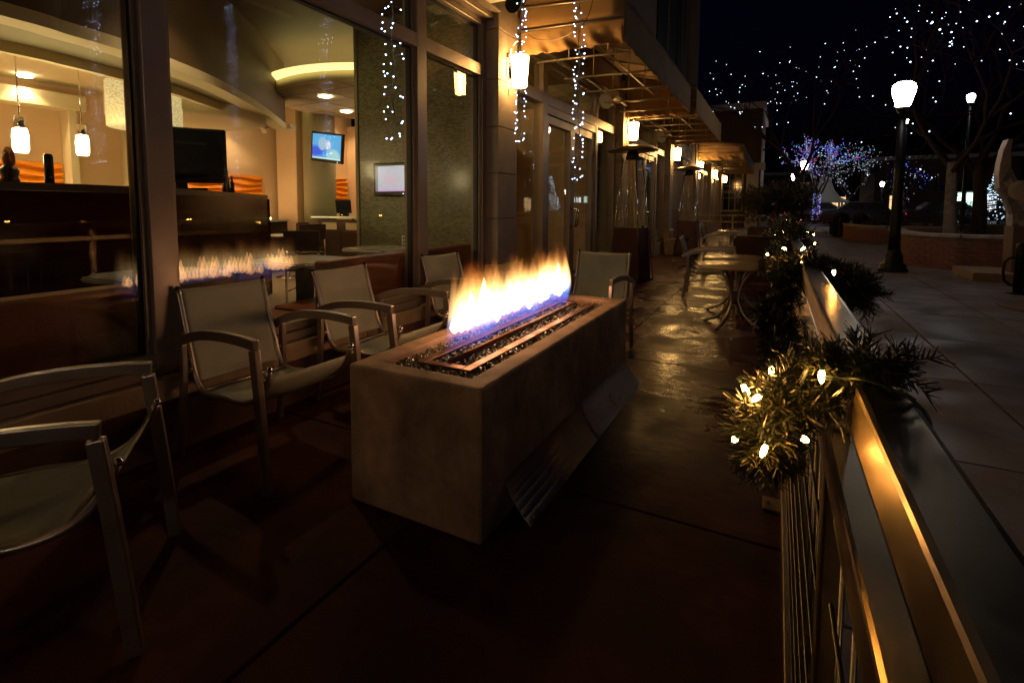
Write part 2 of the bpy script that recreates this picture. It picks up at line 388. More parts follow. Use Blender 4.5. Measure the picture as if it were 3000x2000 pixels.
# window bay beside the fire pit
MUL = [(-1.19, -1.12), (1.362, 1.482), (3.47, 3.6), (4.545, 4.62)]
for a, b in MUL: stile(a, b, .396, 3.0)
for (a, b), (c, d) in zip(MUL[:-1], MUL[1:]):
    rail_(b, c, .396, .445, 'sill_frame', -2.505); rail_(b, c, .447, .50, 'sill_frame')
    rail_(b, c, 2.463, 2.572); rail_(b, c, 2.945, 3.0)
    for y0, y1 in ((b, b + .022), (c - .022, c)):
        for z0, z1 in ((.5, 2.463), (2.572, 2.945)):
            bp('glazing_bead', ALU, (-2.655, y0, z0), (-2.558, y1, z1), bevel=0)
            bp('gasket', ALUD, (-2.622, y0 + (.022 if y0 == b else -.012), z0), (-2.578, y1 + (.012 if y0 == b else -.022), z1), bevel=0)
    for z0, z1 in ((.5, .512), (2.451, 2.463), (2.572, 2.584), (2.933, 2.945)):
        bp('gasket', ALUD, (-2.622, b + .036, z0), (-2.578, c - .036, z1), bevel=0)
    glazing(b + .03, c - .03, .51, 2.455); glazing(b + .03, c - .03, 2.58, 2.937)
bp('cornice', ALU, (-2.66, -3, 3.002), (-2.45, 4.62, 3.06)); bp('cornice', ALU, (-2.66, -3, 3.062), (-2.37, 4.62, 3.13)); bp('cornice', COLUMN, (-2.66, -3, 3.132), (-2.42, 4.62, 3.6))
# stone columns with panel joints
COLY = [4.62 + 4.78 * k for k in range(6)]
for k, y in enumerate(COLY + [-1.62]):
    zs = [.62, 1.08, 1.53, 1.985, 2.44, 2.92, 3.4]
    bp('column_core', DARKGAP, (-2.66, y + .01, 0), (-2.41, y + .42, 3.4), bevel=0)
    for a, b in zip(zs[:-1], zs[1:]):
        bp('column_panel', COLUMN, (-2.66, y, a + .003), (-2.40, y + .43, b - .003), bevel=.004)
    bp('pedestal', STONE, (-2.66, y - .03, 0), (-2.36, y + .46, .54), bevel=.012)
    MB().prism([(-.06, .542), (.26, .542), (.26, .58), (.21, .62), (-.06, .62)], y - .04, y + .47, 'y').build('pedestal_cap', STONE, B, bevel=.006, seg=1)
# door bays
def door_bay(y0, full=True):
    y1 = y0 + 4.35; m1, m2 = y0 + 1.02, y0 + 1.16; d0, d1 = y0 + 1.2, y0 + 3.15; m3, m4 = d1 + .04, d1 + .14
    bp('base_wall', STONE, (-2.75, y0, 0), (-2.50, m1, .30)); bp('base_wall', STONE, (-2.75, m4, 0), (-2.50, y1, .30))
    stile(y0, y0 + .06, .302, 3.0); stile(m1, m2, 0, 3.0); stile(m3, m4, 0, 3.0); stile(y1 - .06, y1, .302, 3.0)
    for a, b in ((y0 + .06, m1), (m4, y1 - .06)):
        rail_(a, b, .302, .40, 'sill_frame'); rail_(a, b, 2.465, 2.60); rail_(a, b, 2.945, 3.0)
        glazing(a, b, .40, 2.465); glazing(a, b, 2.60, 2.945)
    rail_(m2, m3, 2.465, 2.60); rail_(m2, m3, 2.945, 3.0); glazing(m2, m3, 2.60, 2.945)
    rail_(m2, m3, 2.36, 2.463, 'door_head', -2.535)
    for i in range(2):
        a = m2 + .03 + i * (m3 - m2 - .06) / 2; b = a + (m3 - m2 - .06) / 2 - .008
        w = .085
        d = MB().box((-2.645 + 2.6, a, .02), (-2.555 + 2.6, a + w, 2.355)).box((-2.645 + 2.6, b - w, .02), (-2.555 + 2.6, b, 2.355)).box((-2.643 + 2.6, a + w, .02), (-2.557 + 2.6, b - w, .26)).box((-2.643 + 2.6, a + w, 2.25), (-2.557 + 2.6, b - w, 2.355)).build('door', ALU, B, bevel=.003, seg=1)
        MB().box((-2.612 + 2.6, a + w, .26), (-2.588 + 2.6, b - w, 2.25)).build('pane', GLASS, d)
        hy = b - .045 if i == 0 else a + .045
        MB().tube([(.045, hy, .92), (.10, hy, .92), (.115, hy, .94), (.115, hy, 1.15), (.10, hy, 1.17), (.045, hy, 1.17)], .013, 8).build('handle', CHROME, d)
    bp('cornice', ALU, (-2.66, y0, 3.002), (-2.46, y1, 3.07)); bp('cornice', ALU, (-2.66, y0, 3.072), (-2.41, y1, 3.16)); bp('cornice', COLUMN, (-2.66, y0, 3.162), (-2.44, y1, 3.5))
door_bay(COLY[0] + .43); door_bay(COLY[1] + .43)
# brick bay with shop sign
yb0, yb1 = COLY[2] + .43, COLY[3]
bp('brick_backing', MORTAR, (-2.66, yb0, 0), (-2.475, yb1, 3.4), bevel=0)
bk = MB().box((-.03, 0, 0), (.0, .205, .062)).build('brick', BRICK, B); bk.location = (.155, yb0 + .005, .02)
nb = 0
for r in range(44):
    z = .02 + r * .074; off = 0 if r % 2 else -.107
    for i in range(-1, 20):
        y = yb0 + .005 + off + i * .215
        if y < yb0 or y + .205 > yb1 or nb > 285 or z > 2.4: continue
        if r == 0 and i == 0: continue
        q = bk.copy(); COL.objects.link(q); q.parent = B; q.location = (.155, y, z); nb += 1
bp('sign_band', PLAST, (-2.66, yb0, 2.42), (-2.435, yb1, 3.45), bevel=0)
# further window bays
for k in (3, 4):
    y0 = COLY[k] + .43; y1 = COLY[k + 1]
    bp('base_wall', STONE, (-2.75, y0, 0), (-2.50, y1, .45))
    ms = [y0, y0 + 1.4, y0 + 2.9, y1 - .07]
    for a in ms: stile(a, a + .07, .452, 3.0)
    rail_(y0 + .07, y1 - .07, .452, .53, 'sill_frame', -2.532); rail_(y0 + .07, y1 - .07, 2.465, 2.6, 'transom', -2.528); rail_(y0 + .07, y1 - .07, 2.945, 3.0)
    for a, b in zip(ms[:-1], ms[1:]): glazing(a + .07, b, .53, 2.465); glazing(a + .07, b, 2.6, 2.945)
    bp('cornice', ALU, (-2.66, y0, 3.002), (-2.42, y1, 3.2))
# upper storey with dark window strips
UY1 = 19.6
bp('upper_wall', PLAST, (-6, 4.62, 3.602), (-2.50, UY1, 10), bevel=0)
for (a, b) in ((12.5, 14.9), (15.1, 16.5), (6.0, 9.2)):
    bp('upper_window', ALUD, (-2.52, a, 4.3), (-2.47, b, 9.4)); bp('upper_window_bar', PLAST, (-2.47, (a + b) / 2 - .05, 4.3), (-2.45, (a + b) / 2 + .05, 9.4))
bp('upper_pilaster', PLAST, (-2.502, 17.3, 3.6), (-2.38, 18.6, 10)); bp('upper_band', PLAST, (-2.502, 4.62, 3.604), (-2.34, UY1, 3.9))
bp('upper_wall', PLAST, (-6, -3, 3.602), (-2.62, 4.615, 10), bevel=0)
bp('parapet', PLAST, (-8, UY1, 3.42), (-2.44, 29.2, 4.1), bevel=.01)
bp('roof_slab', PLAST, (-9.4, -3, 3.615), (-2.665, 29.1, 3.8), bevel=0)
bp('end_wall', DWALL, (-8, 28.95, 0), (-2.42, 29.2, 3.42), bevel=0)

# shop sign letters (raised white letters)
sg = thing('shop_sign', 'raised white shop sign lettering on the wall above the farther patio heater', 'sign', (-2.43, 15.4, 2.6))
LETT = M('letter_white', (.62, .60, .58), .5, var=.05)
text_mesh('Smash', 'lettering', LETT, sg, (.02, 0, .02), (R(90), 0, R(90)), .88, .02, .012, sx=1.15)
text_mesh('SUSHI', 'lettering', LETT, sg, (.02, .95, -.22), (R(90), 0, R(90)), .26, .02, .006, sx=1.2)

# ---------------------------------------------------------------- awnings
def awning(y0, y1, x1, label, nr=5, ztop=3.2, zs=3.02, zb=2.77):
    A = thing('awning', label, 'awning', (-2.40, y0, zb), 0, 'awnings over the storefront')
    xo = x1 + 2.40; L = y1 - y0
    def V(z): return z - zb
    c = MB()                                                          # front canvas with wavy hem
    c.grid(lambda u, v: (xo + .006 * math.sin(u * 90) * (1 - v) ** 2 + .004 * math.sin(u * 37 + v * 3), u * L, V(zb) + .004 * math.sin(u * 40) * (1 - v) ** 3 + v * (ztop - zb)), 80, 6)
    c.build('front_canvas', CANVAS, A, solid=.006)
    for yy, s in ((0, 0), (L, 1)):
        e = MB()
        e.grid(lambda u, v: (u * xo, yy + .03 * math.sin(u * 21 + 2.2 * math.sin(v * 4)) * (1 - v) * (.3 + u) * (1 if s == 0 else .25) + .012 * math.sin(u * 47 + v * 6) * (1 - v),
                             V(zb) + v * (zs - zb) + (1 - v) * (.004 * math.sin(u * 60) - .02 * u) - .04 * u * v), 60, 12)
        e.build('end_valance', CANVAS, A, solid=.006)
        MB().grid(lambda u, v: (u * xo, yy, V(zs) + .001 - .04 * u + v * (.26 + (1 - u) * .22)), 8, 4).build('end_panel', CANVAS, A, solid=.006)
        MB().tube([(0, yy - .012 if s == 0 else yy + .012, V(zs)), (xo, yy - .012 if s == 0 else yy + .012, V(zs) - .04)], .010, 6).build('frame_rod', FRAMEM, A)
        MB().tube([(0, yy, V(zs) + .24), (xo, yy, V(ztop) - .02)], .014, 6).build('frame_rod', FRAMEM, A)
    MB().grid(lambda u, v: (u * xo, v * L, V(3.5) + u * (ztop - 3.5) - .012 * math.sin(v * PI * nr) ** 2), 8, 40).build('roof_canvas', CANVAS, A, solid=.006)
    MB().tube([(xo - .02, 0, V(zs) - .04), (xo - .02, L, V(zs) - .04)], .012, 6).build('frame_rod', FRAMEM, A)
    MB().tube([(.02, 0, V(2.98)), (.02, L, V(2.98))], .02, 6).build('frame_rod', FRAMEM, A)
    MB().tube([(xo * .45, .02, V(3.12)), (xo * .45, L - .02, V(3.12))], .012, 6).build('frame_rod', FRAMEM, A)
    for i in range(nr):
        y = L * (i + .5) / nr
        MB().tube([(0, y, V(zs) - .21), (xo - .02, y, V(zs) - .235)], .013, 6).build('frame_rod', FRAMEM, A)
        MB().tube([(0, y, V(3.47)), (xo - .02, y, V(ztop) - .03)], .011, 6).build('frame_rod', FRAMEM, A)
        for f in (.35, .75):
            MB().tube([(xo * f, y, V(zs) - .21 - .02 * f), (xo * f, y, V(3.46) - .27 * f)], .008, 6).build('frame_rod', FRAMEM, A)
    return A
awning(5.12, 9.52, -1.33, 'tan canvas awning over the glass doors nearest the fire pit')
awning(9.62, 14.15, -1.25, 'tan canvas awning above the doors behind the first patio heater', 5)
awning(19.5, 28.4, -1.0, 'long tan canvas awning past the shop sign with many cross rods', 8)

# fixtures under the eaves
sp = thing('wall_speaker', 'white wedge shaped loudspeaker under the cornice beside the column', 'speaker', (-2.32, 4.30, 3.07))
MB().prism([(-.16, .0), (.12, .0), (.16, .16), (-.16, .20)], -.22, .12, 'x').build('cabinet', WHITEP, sp, bevel=.02, seg=3)
MB().box((-.2, -.06, .15), (-.1, .02, .3)).build('bracket', BLACKM, sp, bevel=.004)
fl_ = thing('flood_light', 'black floodlight hanging next to the white loudspeaker', 'floodlight', (-2.12, 4.45, 3.02))
MB().ball((0, 0, .06), .085, 12, 8, (1, .9, 1)).build('housing', PLAST_BLK, fl_); MB().cyl((0, -.05, .0), (0, -.11, -.03), .06, .07, 12).build('lens_hood', PLAST_BLK, fl_)
MB().tube([(-.28, 0, .1), (-.1, 0, .12), (0, 0, .12)], .015, 6).build('arm', BLACKM, fl_)
for (yy, lb, hh) in ((8.55, 'cream horn loudspeaker under the awning nearest the fire pit', 3.0), (13.2, 'cream horn loudspeaker under the awning behind the first patio heater', 2.95)):
    h = thing('horn_speaker', lb, 'speaker', (-2.30, yy, hh), R(-35), 'horn speakers under awnings')
    MB().lathe([(.05, 0), (.06, .10), (.11, .2), (.15, .26), (.14, .265), (.04, .1)], (0, 0, 0), 18).build('horn', WHITEP, h).rotation_euler = (R(115), 0, 0)
    MB().box((-.12, -.03, -.03), (.0, .03, .03)).build('bracket', BLACKM, h)

# wall sconces, each with its own light
def sconce(y, label, e, gm=None):
    s = thing('wall_sconce', label, 'wall lamp', (-2.40, y, 2.385), 0, 'lit wall lamps on the columns')
    MB().box((0, -.05, .10), (.014, .05, .34)).build('back_plate', CHROME, s, bevel=.006)
    MB().lathe([(.064, 0), (.072, .01), (.09, .29), (.088, .30), (.07, .30), (.055, .005)], (.125, 0, 0), 22).build('glass_shade', gm or SCONCE, s)
    MB().tube([(.01, 0, .30), (.03, 0, .40), (.08, 0, .45), (.125, 0, .455)], .008, 7).build('hook_arm', CHROME, s)
    MB().cyl((.125, 0, .30), (.125, 0, .45), .006, n=6).build('stem', CHROME, s)
    MB().tube([(.005, -.01, .1), (.008, -.012, -.08)], .004, 5).build('pull_cord', CHROME, s)
SL = ['glowing wall lamp on the stone column between the big window and first doors', 'glowing wall lamp behind the hood of the first patio heater', 'glowing wall lamp at the start of the shop sign wall',
      'glowing wall lamp just past the shop sign', 'glowing wall lamp under the long far awning', 'glowing wall lamp at the far end of the storefront']
for k, y in enumerate(COLY): sconce(y + .22, SL[k], 34)
sconce(-1.40, 'added unseen wall lamp on the column at the start of the large windows', 34, FILL_SCONCE)  # sconce added out of view as fill for the pit front and near chairs

# ================================================================ INSIDE THE RESTAURANT (seen through the glass)
def struct(name, mat, a, b, bevel=0):
    return tag(MB().box(a, b).build(name, mat, bevel=bevel), kind='structure')
struct('interior_floor', WOODF, (-9.2, -3, -.04), (-2.81, 29, -.001))
struct('interior_wall', PEACH, (-8.75, -3, 0), (-8.6, 9.2, 3.6))
struct('interior_wall', PEACH, (-8.6, 9.05, 0), (-2.81, 9.2, 3.0))
struct('interior_wall', CREAM, (-8.6, -3.1, 0), (-2.81, -2.95, 3.6))
struct('interior_ceiling', BROWNW, (-8.6, -2.95, 3.45), (-2.67, 28.9, 3.6))
# mosaic partition behind the window corner
def mosaic():
    m = M('mosaic_tile', (.20, .19, .10), .3, var=.35, vs=60, coat=.3)
    nt = m.node_tree; N = nt.nodes; L = nt.links; b = N['Principled BSDF']
    tc = N.new('ShaderNodeTexCoord'); mp = N.new('ShaderNodeMapping'); mp.inputs['Rotation'].default_value = (R(90), 0, 0); L.new(tc.outputs['Object'], mp.inputs[0])
    br = N.new('ShaderNodeTexBrick'); br.inputs['Scale'].default_value = 12; br.inputs['Mortar Size'].default_value = .012; br.inputs['Brick Width'].default_value = .5; br.inputs['Row Height'].default_value = .22
    br.inputs['Color1'].default_value = (.30, .28, .15, 1); br.inputs['Color2'].default_value = (.13, .13, .07, 1); br.inputs['Mortar'].default_value = (.08, .08, .05, 1); br.inputs['Bias'].default_value = -.1
    L.new(mp.outputs[0], br.inputs['Vector']); L.new(br.outputs['Color'], b.inputs['Base Color'])
    bmp = N.new('ShaderNodeBump'); bmp.inputs['Strength'].default_value = .4; bmp.inputs['Distance'].default_value = .004; bmp.invert = True; L.new(br.outputs['Fac'], bmp.inputs['Height']); L.new(bmp.outputs[0], b.inputs['Normal'])
    return m
MOS = mosaic()
tag(MB().box((-4.55, 5.0, 0), (-2.75, 5.12, 3.44)).build('partition_wall', MOS), kind='structure')
pe = MB().box((-4.60, 4.985, 0), (-4.553, 5.135, 3.44)).build('partition_trim', OLIVE); tag(pe, kind='structure')
ol = thing('wall_outlet', 'cream wall outlet low on the mosaic partition', 'outlet', (-3.86, 4.997, .80))
MB().box((-.035, -.008, -.055), (.035, 0, .055)).build('plate', WHITEP, ol, bevel=.004); MB().box((-.012, -.0095, .012), (.012, -.008, .036)).build('socket', BLACKM, ol); MB().box((-.012, -.0095, -.036), (.012, -.008, -.012)).build('socket', BLACKM, ol)

# curved bar and curved soffit
BC = crom([(-3.95, -2.5), (-3.95, -.6), (-4.07, 1.33), (-4.23, 2.18), (-4.44, 2.64), (-4.94, 3.38), (-6.0, 4.78)], 8)
bar = thing('bar_counter', 'long curved dark mahogany bar counter behind the window booths', 'bar', (-4.2, 1.5, 0))
def loc2(pts, o): return [(p[0] - o[0], p[1] - o[1]) for p in pts]
o_ = (-4.2, 1.5)
for i in range(0, len(BC) - 4, 4):
    seg = BC[i:i + 5]
    MB().ribbon(loc2(seg, o_), .10, 1.30, .06).build('front_panel', BARWOOD, bar)
MB().ribbon(loc2([p + Vector((.04, 0)) if False else p for p in BC], o_), 1.302, 1.352, .48).build('counter_top', DARKW, bar)
MB().ribbon(loc2(BC, o_), .0, .099, .05).build('kick_board', BLACKM, bar)
e0 = BC[-1]
for dx in (.05, .32):
    MB().box((e0.x - o_[0] - dx - .03, e0.y - o_[1] + .002, 0), (e0.x - o_[0] - dx + .05, e0.y - o_[1] + .03, 1.30)).build('end_post', BARWOOD, bar)
SO = crom([(-4.3, -2.6), (-4.32, -.5), (-4.43, 1.51), (-4.5, 1.92), (-4.59, 2.37), (-4.78, 2.8), (-5.13, 3.52), (-5.77, 4.47), (-6.54, 5.44), (-6.92, 5.9)], 7)
SI = crom([(-5.05, -2.6), (-5.08, -.5), (-5.16, 1.75), (-5.21, 2.2), (-5.35, 2.76), (-5.5, 3.23), (-5.94, 4.07), (-6.4, 4.9), (-6.9, 5.5), (-7.2, 5.75)], 7)
sof = thing('curved_soffit', 'sweeping curved ceiling bulkhead with pale rim above the bar', 'bulkhead', (-5, 2, 2.45))
of = (-5, 2)
MB().ribbon(loc2(SO, of), .072, .99, .08).build('fascia', BROWNW, sof)
MB().ribbon([(p[0] + .03, p[1] - .01) for p in loc2(SO, of)], -.02, .07, .2).build('rim', CREAM, sof)
s2 = MB(); n = min(len(SO), len(SI)); vs = []
for i in range(n): vs += [(SO[i].x - of[0] - .1, SO[i].y - of[1], .035), (SI[i].x - of[0], SI[i].y - of[1], .02)]
s2.add(vs, [(2 * i, 2 * i + 2, 2 * i + 3, 2 * i + 1) for i in range(n - 1)]); s2.build('soffit_panel', OLIVE, sof, solid=.02)
MB().ribbon(loc2(SI, of), -.075, .035, .07).build('inner_rim', CREAM, sof)
MB().ribbon(loc2(SI, of), .036, .45, .07).build('inner_fascia', CREAM, sof)
# end curl of the soffit rim
MB().tube([(SO[-1].x - of[0], SO[-1].y - of[1], .035), (SO[-1].x - of[0] - .06, SO[-1].y - of[1] + .16, .035), (SO[-1].x - of[0] - .22, SO[-1].y - of[1] + .18, .035)], .05, wh=(.16, .07)).build('rim_end', CREAM, sof)
# servery ceiling, cream and lit
bc = MB(); vs = []
for i in range(n): vs += [(SI[i].x - .07, SI[i].y, 2.86), (-8.6, SI[i].y + .3, 2.86)]
bc.add(vs, [(2 * i, 2 * i + 2, 2 * i + 3, 2 * i + 1) for i in range(n - 1)]); tag(bc.build('servery_ceiling', CREAM, solid=.03), kind='structure')
# second ring soffit to the right and drum pendant
rg = thing('ring_soffit', 'cream ring shaped drop ceiling beyond the bar television', 'bulkhead', (-6.9, 4.3, 2.35))
MB().lathe([(.62, 0), (.95, 0), (.95, .30), (.90, .30), (.62, .28)], (0, 0, 0), 36).build('ring', CREAM, rg); MB().lathe([(.01, .27), (.62, .27), (.62, .29), (.01, .29)], (0, 0, 0), 30).build('disc', OLIVE, rg)
def drum_mat():
    m = EM('drum_shade', (1, .76, .34), 1.0); m.node_tree.nodes['Principled BSDF'].inputs['Base Color'].default_value = (.3, .24, .11, 1)
    nt = m.node_tree; N = nt.nodes; L = nt.links; b = N['Principled BSDF']
    tc = N.new('ShaderNodeTexCoord'); v = N.new('ShaderNodeTexVoronoi'); v.inputs['Scale'].default_value = 26
    mp = N.new('ShaderNodeMapping'); mp.inputs['Scale'].default_value = (1, 1, 2.4); L.new(tc.outputs['Object'], mp.inputs[0]); L.new(mp.outputs[0], v.inputs['Vector'])
    mr = N.new('ShaderNodeMapRange'); mr.inputs[1].default_value = .1; mr.inputs[2].default_value = .6; mr.inputs[3].default_value = .28; mr.inputs[4].default_value = .75
    L.new(v.outputs['Distance'], mr.inputs[0]); L.new(mr.outputs[0], b.inputs['Emission Strength'])
    return m
dr = thing('drum_pendant', 'large glowing patterned drum lampshade hanging over the bar', 'pendant lamp', (-6.4, 3.45, 2.10))
MB().lathe([(.36, 0), (.38, .01), (.38, .50), (.36, .50)], (0, 0, 0), 32).build('shade', drum_mat(), dr); MB().lathe([(.01, .012), (.358, .012), (.358, .02), (.01, .02)], (0, 0, 0), 28).build('diffuser', EM('drum_diffuser', (1, .84, .42), 6.0, True), dr)
MB().cyl((0, 0, .52), (0, 0, .78), .012, n=6).build('stem', CHROME, dr)
def pendant(px, py, x, label):
    p = onx(px, py, x)
    t = thing('pendant_lamp', label, 'pendant lamp', (p.x, p.y, p.z), 0, 'pendant lamps over the bar')
    MB().lathe([(.046, -.20), (.056, -.175), (.058, -.07), (.052, -.015), (.048, 0)], (0, 0, 0), 18).build('glass_shade', PENDG, t)
    MB().lathe([(.040, .001), (.042, .01), (.042, .10), (.036, .11)], (0, 0, 0), 18).build('cap', CHROME, t)
    MB().cyl((0, 0, .11), (0, 0, 2.84 - p.z), .006, n=6).build('rod', CHROME, t); MB().lathe([(.07, 2.83 - p.z), (.06, 2.845 - p.z), (.01, 2.85 - p.z)], (0, 0, 0), 16).build('canopy', CHROME, t)
pendant(58, 378, -5.7, 'lit glass pendant lamp over the helmeted bust on the bar'); pendant(240, 398, -6.3, 'lit glass pendant lamp beside the patterned drum shade'); pendant(-110, 368, -5.2, 'lit glass pendant lamp at the window end of the bar')

# wavy orange wall panels, trims, round column
def wave_panel(y0, y1, z0, z1, label):
    w = MB(); ny = int((y1 - y0) * 22); nz = 48
    w.grid(lambda u, v: (-8.56 + .035 * math.sin(v * (z1 - z0) / .105 * 2 * PI + 1.2 * math.sin(u * (y1 - y0) * 7 + 2 * math.sin(v * 5))), y0 + u * (y1 - y0), z0 + v * (z1 - z0)), ny, nz)
    o = w.build('wave_panel', ORANGE); tag(o, label, 'wall panel', 'orange wave panels on the back wall')
wave_panel(-2.5, 3.48, 1.1, 1.80, 'orange wavy wall panel behind the bust and can on the bar')
wave_panel(4.35, 6.7, 1.2, 1.78, 'orange wavy wall panel behind the bar television')
wave_panel(8.02, 9.0, 1.27, 1.82, 'orange wavy wall panel above the glass topped counter')
for y in (3.5, 4.25):
    tag(MB().box((-8.6, y, 0), (-8.35, y + .1, 2.6)).build('wall_pilaster', CREAM, bevel=.01), kind='structure')
tag(MB().box((-8.6, -2.9, 2.5), (-8.3, 3.7, 2.7)).build('wall_beam', CREAM, bevel=.01), kind='structure')
tag(MB().box((-8.5, 7.0, 0), (-7.95, 7.5, 3.44)).build('wall_pier', PEACH, bevel=.02), kind='structure')
tag(MB().lathe([(.30, 0), (.30, 3.44)], (-7.60, 7.25, 0), 28).build('round_column', OLIVE), kind='structure')
# round drop ceiling with cove light, tiles and downlights
rc_ = thing('round_ceiling', 'round suspended ceiling with glowing cove edge and downlights', 'ceiling', (-5.85, 6.9, 2.9))
MB().lathe([(1.62, .0), (1.66, .02), (1.66, .14), (1.60, .14)], (0, 0, 0), 60).build('rim', CREAM, rc_); MB().lathe([(.02, -.002), (1.62, -.002), (1.62, .02), (.02, .02)], (0, 0, 0), 60).build('ceiling_disc', M('ceiling_white', (.60, .50, .36), .8, var=.04), rc_)
MB().lathe([(1.70, .16), (1.80, .16), (1.80, .20), (1.70, .20)], (0, 0, 0), 60).build('cove_strip', COVE, rc_)
for i in range(-2, 3):
    w = math.sqrt(1.6 ** 2 - (i * .6) ** 2)
    MB().box((i * .6 - .006, -w, -.008), (i * .6 + .006, w, -.002)).build('tile_joint', OLIVE, rc_); MB().box((-w, i * .6 - .006, -.0085), (w, i * .6 + .006, -.0025)).build('tile_joint', OLIVE, rc_)
for x, y in ((-.26, -.93), (.83, -.28), (.25, .30), (-.9, .2)):
    MB().lathe([(.01, -.02), (.085, -.02), (.10, -.012), (.01, -.005)], (x, y, 0), 18).build('downlight', DOWN, rc_)
    lamp('SPOT', 'ceiling_light', rc_, (x, y, -.035), 9, (1, .74, .45), .05, spot=R(140))
MB().cyl((-.2, .0, -.002), (-.2, 0, -.05), .02, .03, 8).build('sprinkler', CHROME, rc_)
# wall washers and servery lights (small downlight cans in the ceiling)
def can(x, y, z, e, label, aim=(0, 0, 0)):
    t = thing('downlight_can', label, 'downlight', (x, y, z), 0, 'small recessed ceiling downlights')
    MB().lathe([(.01, -.012), (.07, -.012), (.085, -.004), (.01, 0)], (0, 0, 0), 16).build('lens', DOWN, t)
    lamp('SPOT', 'can_light', t, (0, 0, -.03), e, (1, .70, .38), .05, aim, spot=R(110))
CANS = [(-8.2, y, 2.82) for y in (-.6, .6, 1.8, 3.0, 4.9, 5.9)]
for i, (x, y, z) in enumerate(CANS): can(x, y, z, 45, 'recessed downlight washing the peach back wall behind the bar')
for i, (x, y, z) in enumerate([(-8.2, 8.3, 3.42), (-7.0, 8.6, 3.42), (-5.4, 8.4, 3.42)]): can(x, y, z, 130, 'recessed downlight washing the wall by the glass topped counter')
for i, (x, y, z) in enumerate([(-6.6, 1.6, 2.82), (-6.9, .2, 2.82)]): can(x, y, z, 110, 'recessed downlight over the servery floor')
for i, (x, y, z) in enumerate([(-4.1, 3.0, 3.42)]): can(x, y, z, 60, 'recessed downlight above the window tables')

# lit back counter along the rear wall: its strip light shines up the wall
bkc = thing('back_counter', 'low back counter with a strip light against the peach rear wall', 'counter', (-8.28, 2, 0))
MB().box((-.3, -4.8, 0), (.28, 4.8, .92)).build('cabinet', DARKW, bkc, bevel=.01); MB().box((-.31, -4.8, .921), (.32, 4.8, .96)).build('counter_top', LAMIN, bkc, bevel=.006)
STRIP = EM('strip_light', (1, .66, .32), 26, True)
for a, b in ((-4.6, -2.2), (-2.0, .2), (.4, 1.4), (2.5, 4.6)): MB().box((.02, a, .97), (.07, b, .995)).build('strip_light', STRIP, bkc)
# televisions
def screen_mat(name, kind):
    m = EM(name, (1, 1, 1), 1.15); nt = m.node_tree; N = nt.nodes; L = nt.links; b = N['Principled BSDF']; b.inputs['Base Color'].default_value = (.01, .01, .01, 1); b.inputs['Roughness'].default_value = .2
    tc = N.new('ShaderNodeTexCoord')
    def blob(cx, cy_, sx, sy, c, base, soft=.35):
        mp = N.new('ShaderNodeMapping'); mp.inputs['Location'].default_value = (-cx / sx, -cy_ / sy, 0); mp.inputs['Scale'].default_value = (1 / sx, 1 / sy, 0); L.new(tc.outputs['UV'], mp.inputs[0])
        g_ = N.new('ShaderNodeVectorMath'); g_.operation = 'LENGTH'; L.new(mp.outputs[0], g_.inputs[0])
        mr = N.new('ShaderNodeMapRange'); mr.inputs[1].default_value = 1 - soft; mr.inputs[2].default_value = 1; mr.inputs[3].default_value = 1; mr.inputs[4].default_value = 0; L.new(g_.outputs['Value'], mr.inputs[0])
        mx = N.new('ShaderNodeMix'); mx.data_type = 'RGBA'; L.new(mr.outputs[0], mx.inputs['Factor'])
        if isinstance(base, tuple): mx.inputs['A'].default_value = (*base, 1)
        else: L.new(base, mx.inputs['A'])
        mx.inputs['B'].default_value = (*c, 1); return mx.outputs['Result']
    if kind == 'show':
        c = blob(.1, .3, .45, .28, (.02, .10, .75), (.10, .42, .80), .5); c = blob(.35, .62, .16, .3, (.35, .52, .72), c, .2); c = blob(.75, .05, .28, .42, (.38, .66, .72), c, .25); c = blob(.56, .58, .12, .24, (.72, .68, .78), c, .5); c = blob(.5, .0, .9, .07, (.55, .85, .9), c, .2)
    else:
        nz = N.new('ShaderNodeTexNoise'); nz.inputs['Scale'].default_value = 7; L.new(tc.outputs['UV'], nz.inputs['Vector']); rp = N.new('ShaderNodeValToRGB'); L.new(nz.outputs['Fac'], rp.inputs[0])
        rp.color_ramp.elements[0].color = (.35, .42, .50, 1); rp.color_ramp.elements[1].color = (.60, .52, .60, 1)
        c = blob(.5, .45, .3, .3, (.62, .42, .50), rp.outputs[0], .9); c = blob(.5, .0, .9, .09, (.60, .35, .62), c, .3); c = blob(.0, .5, .09, 1.5, (.18, .18, .20), c, .1)
    L.new(c, b.inputs['Emission Color'])
    return m
def tv(name, label, loc, rz, w, h, mat, roll=0, arm=None, tilt=0):
    t = thing(name, label, 'television', loc, rz); t.rotation_euler = (tilt, roll, rz)
    MB().box((-w / 2 - .035, 0, -h / 2 - .055), (w / 2 + .035, .06, h / 2 + .035)).build('casing', PLAST_BLK, t, bevel=.012, seg=2)
    MB().grid(lambda u, v: (-w / 2 + u * w, -.003, -h / 2 + v * h), 1, 1, uv=True).build('screen', mat, t, recalc=False)
    if arm: MB().tube([(0, .06, 0), (0, .18, .05), arm], .025, 8).build('bracket', BLACKM, t)
    MB().ball((w * .4, -.001, -h / 2 - .03), .006, 6, 4).build('standby_light', LEDFAR, t)
    return t
tv('wall_television', 'tilted flat television showing a bluish picture beside the round column', (-7.10, 6.95, 2.27), R(4), .66, .44, screen_mat('screen_show', 'show'), R(8), (-.35, .25, .1), R(4))
tv('wall_television', 'flat television with pale washed out screen on the mosaic partition', (-4.00, 4.93, 1.53), 0, .46, .30, screen_mat('screen_pale', 'pale'))
bt = thing('bar_television', 'large dark television on a stand seen from behind on the bar', 'television', (-4.98, 2.99, 1.352), R(58))
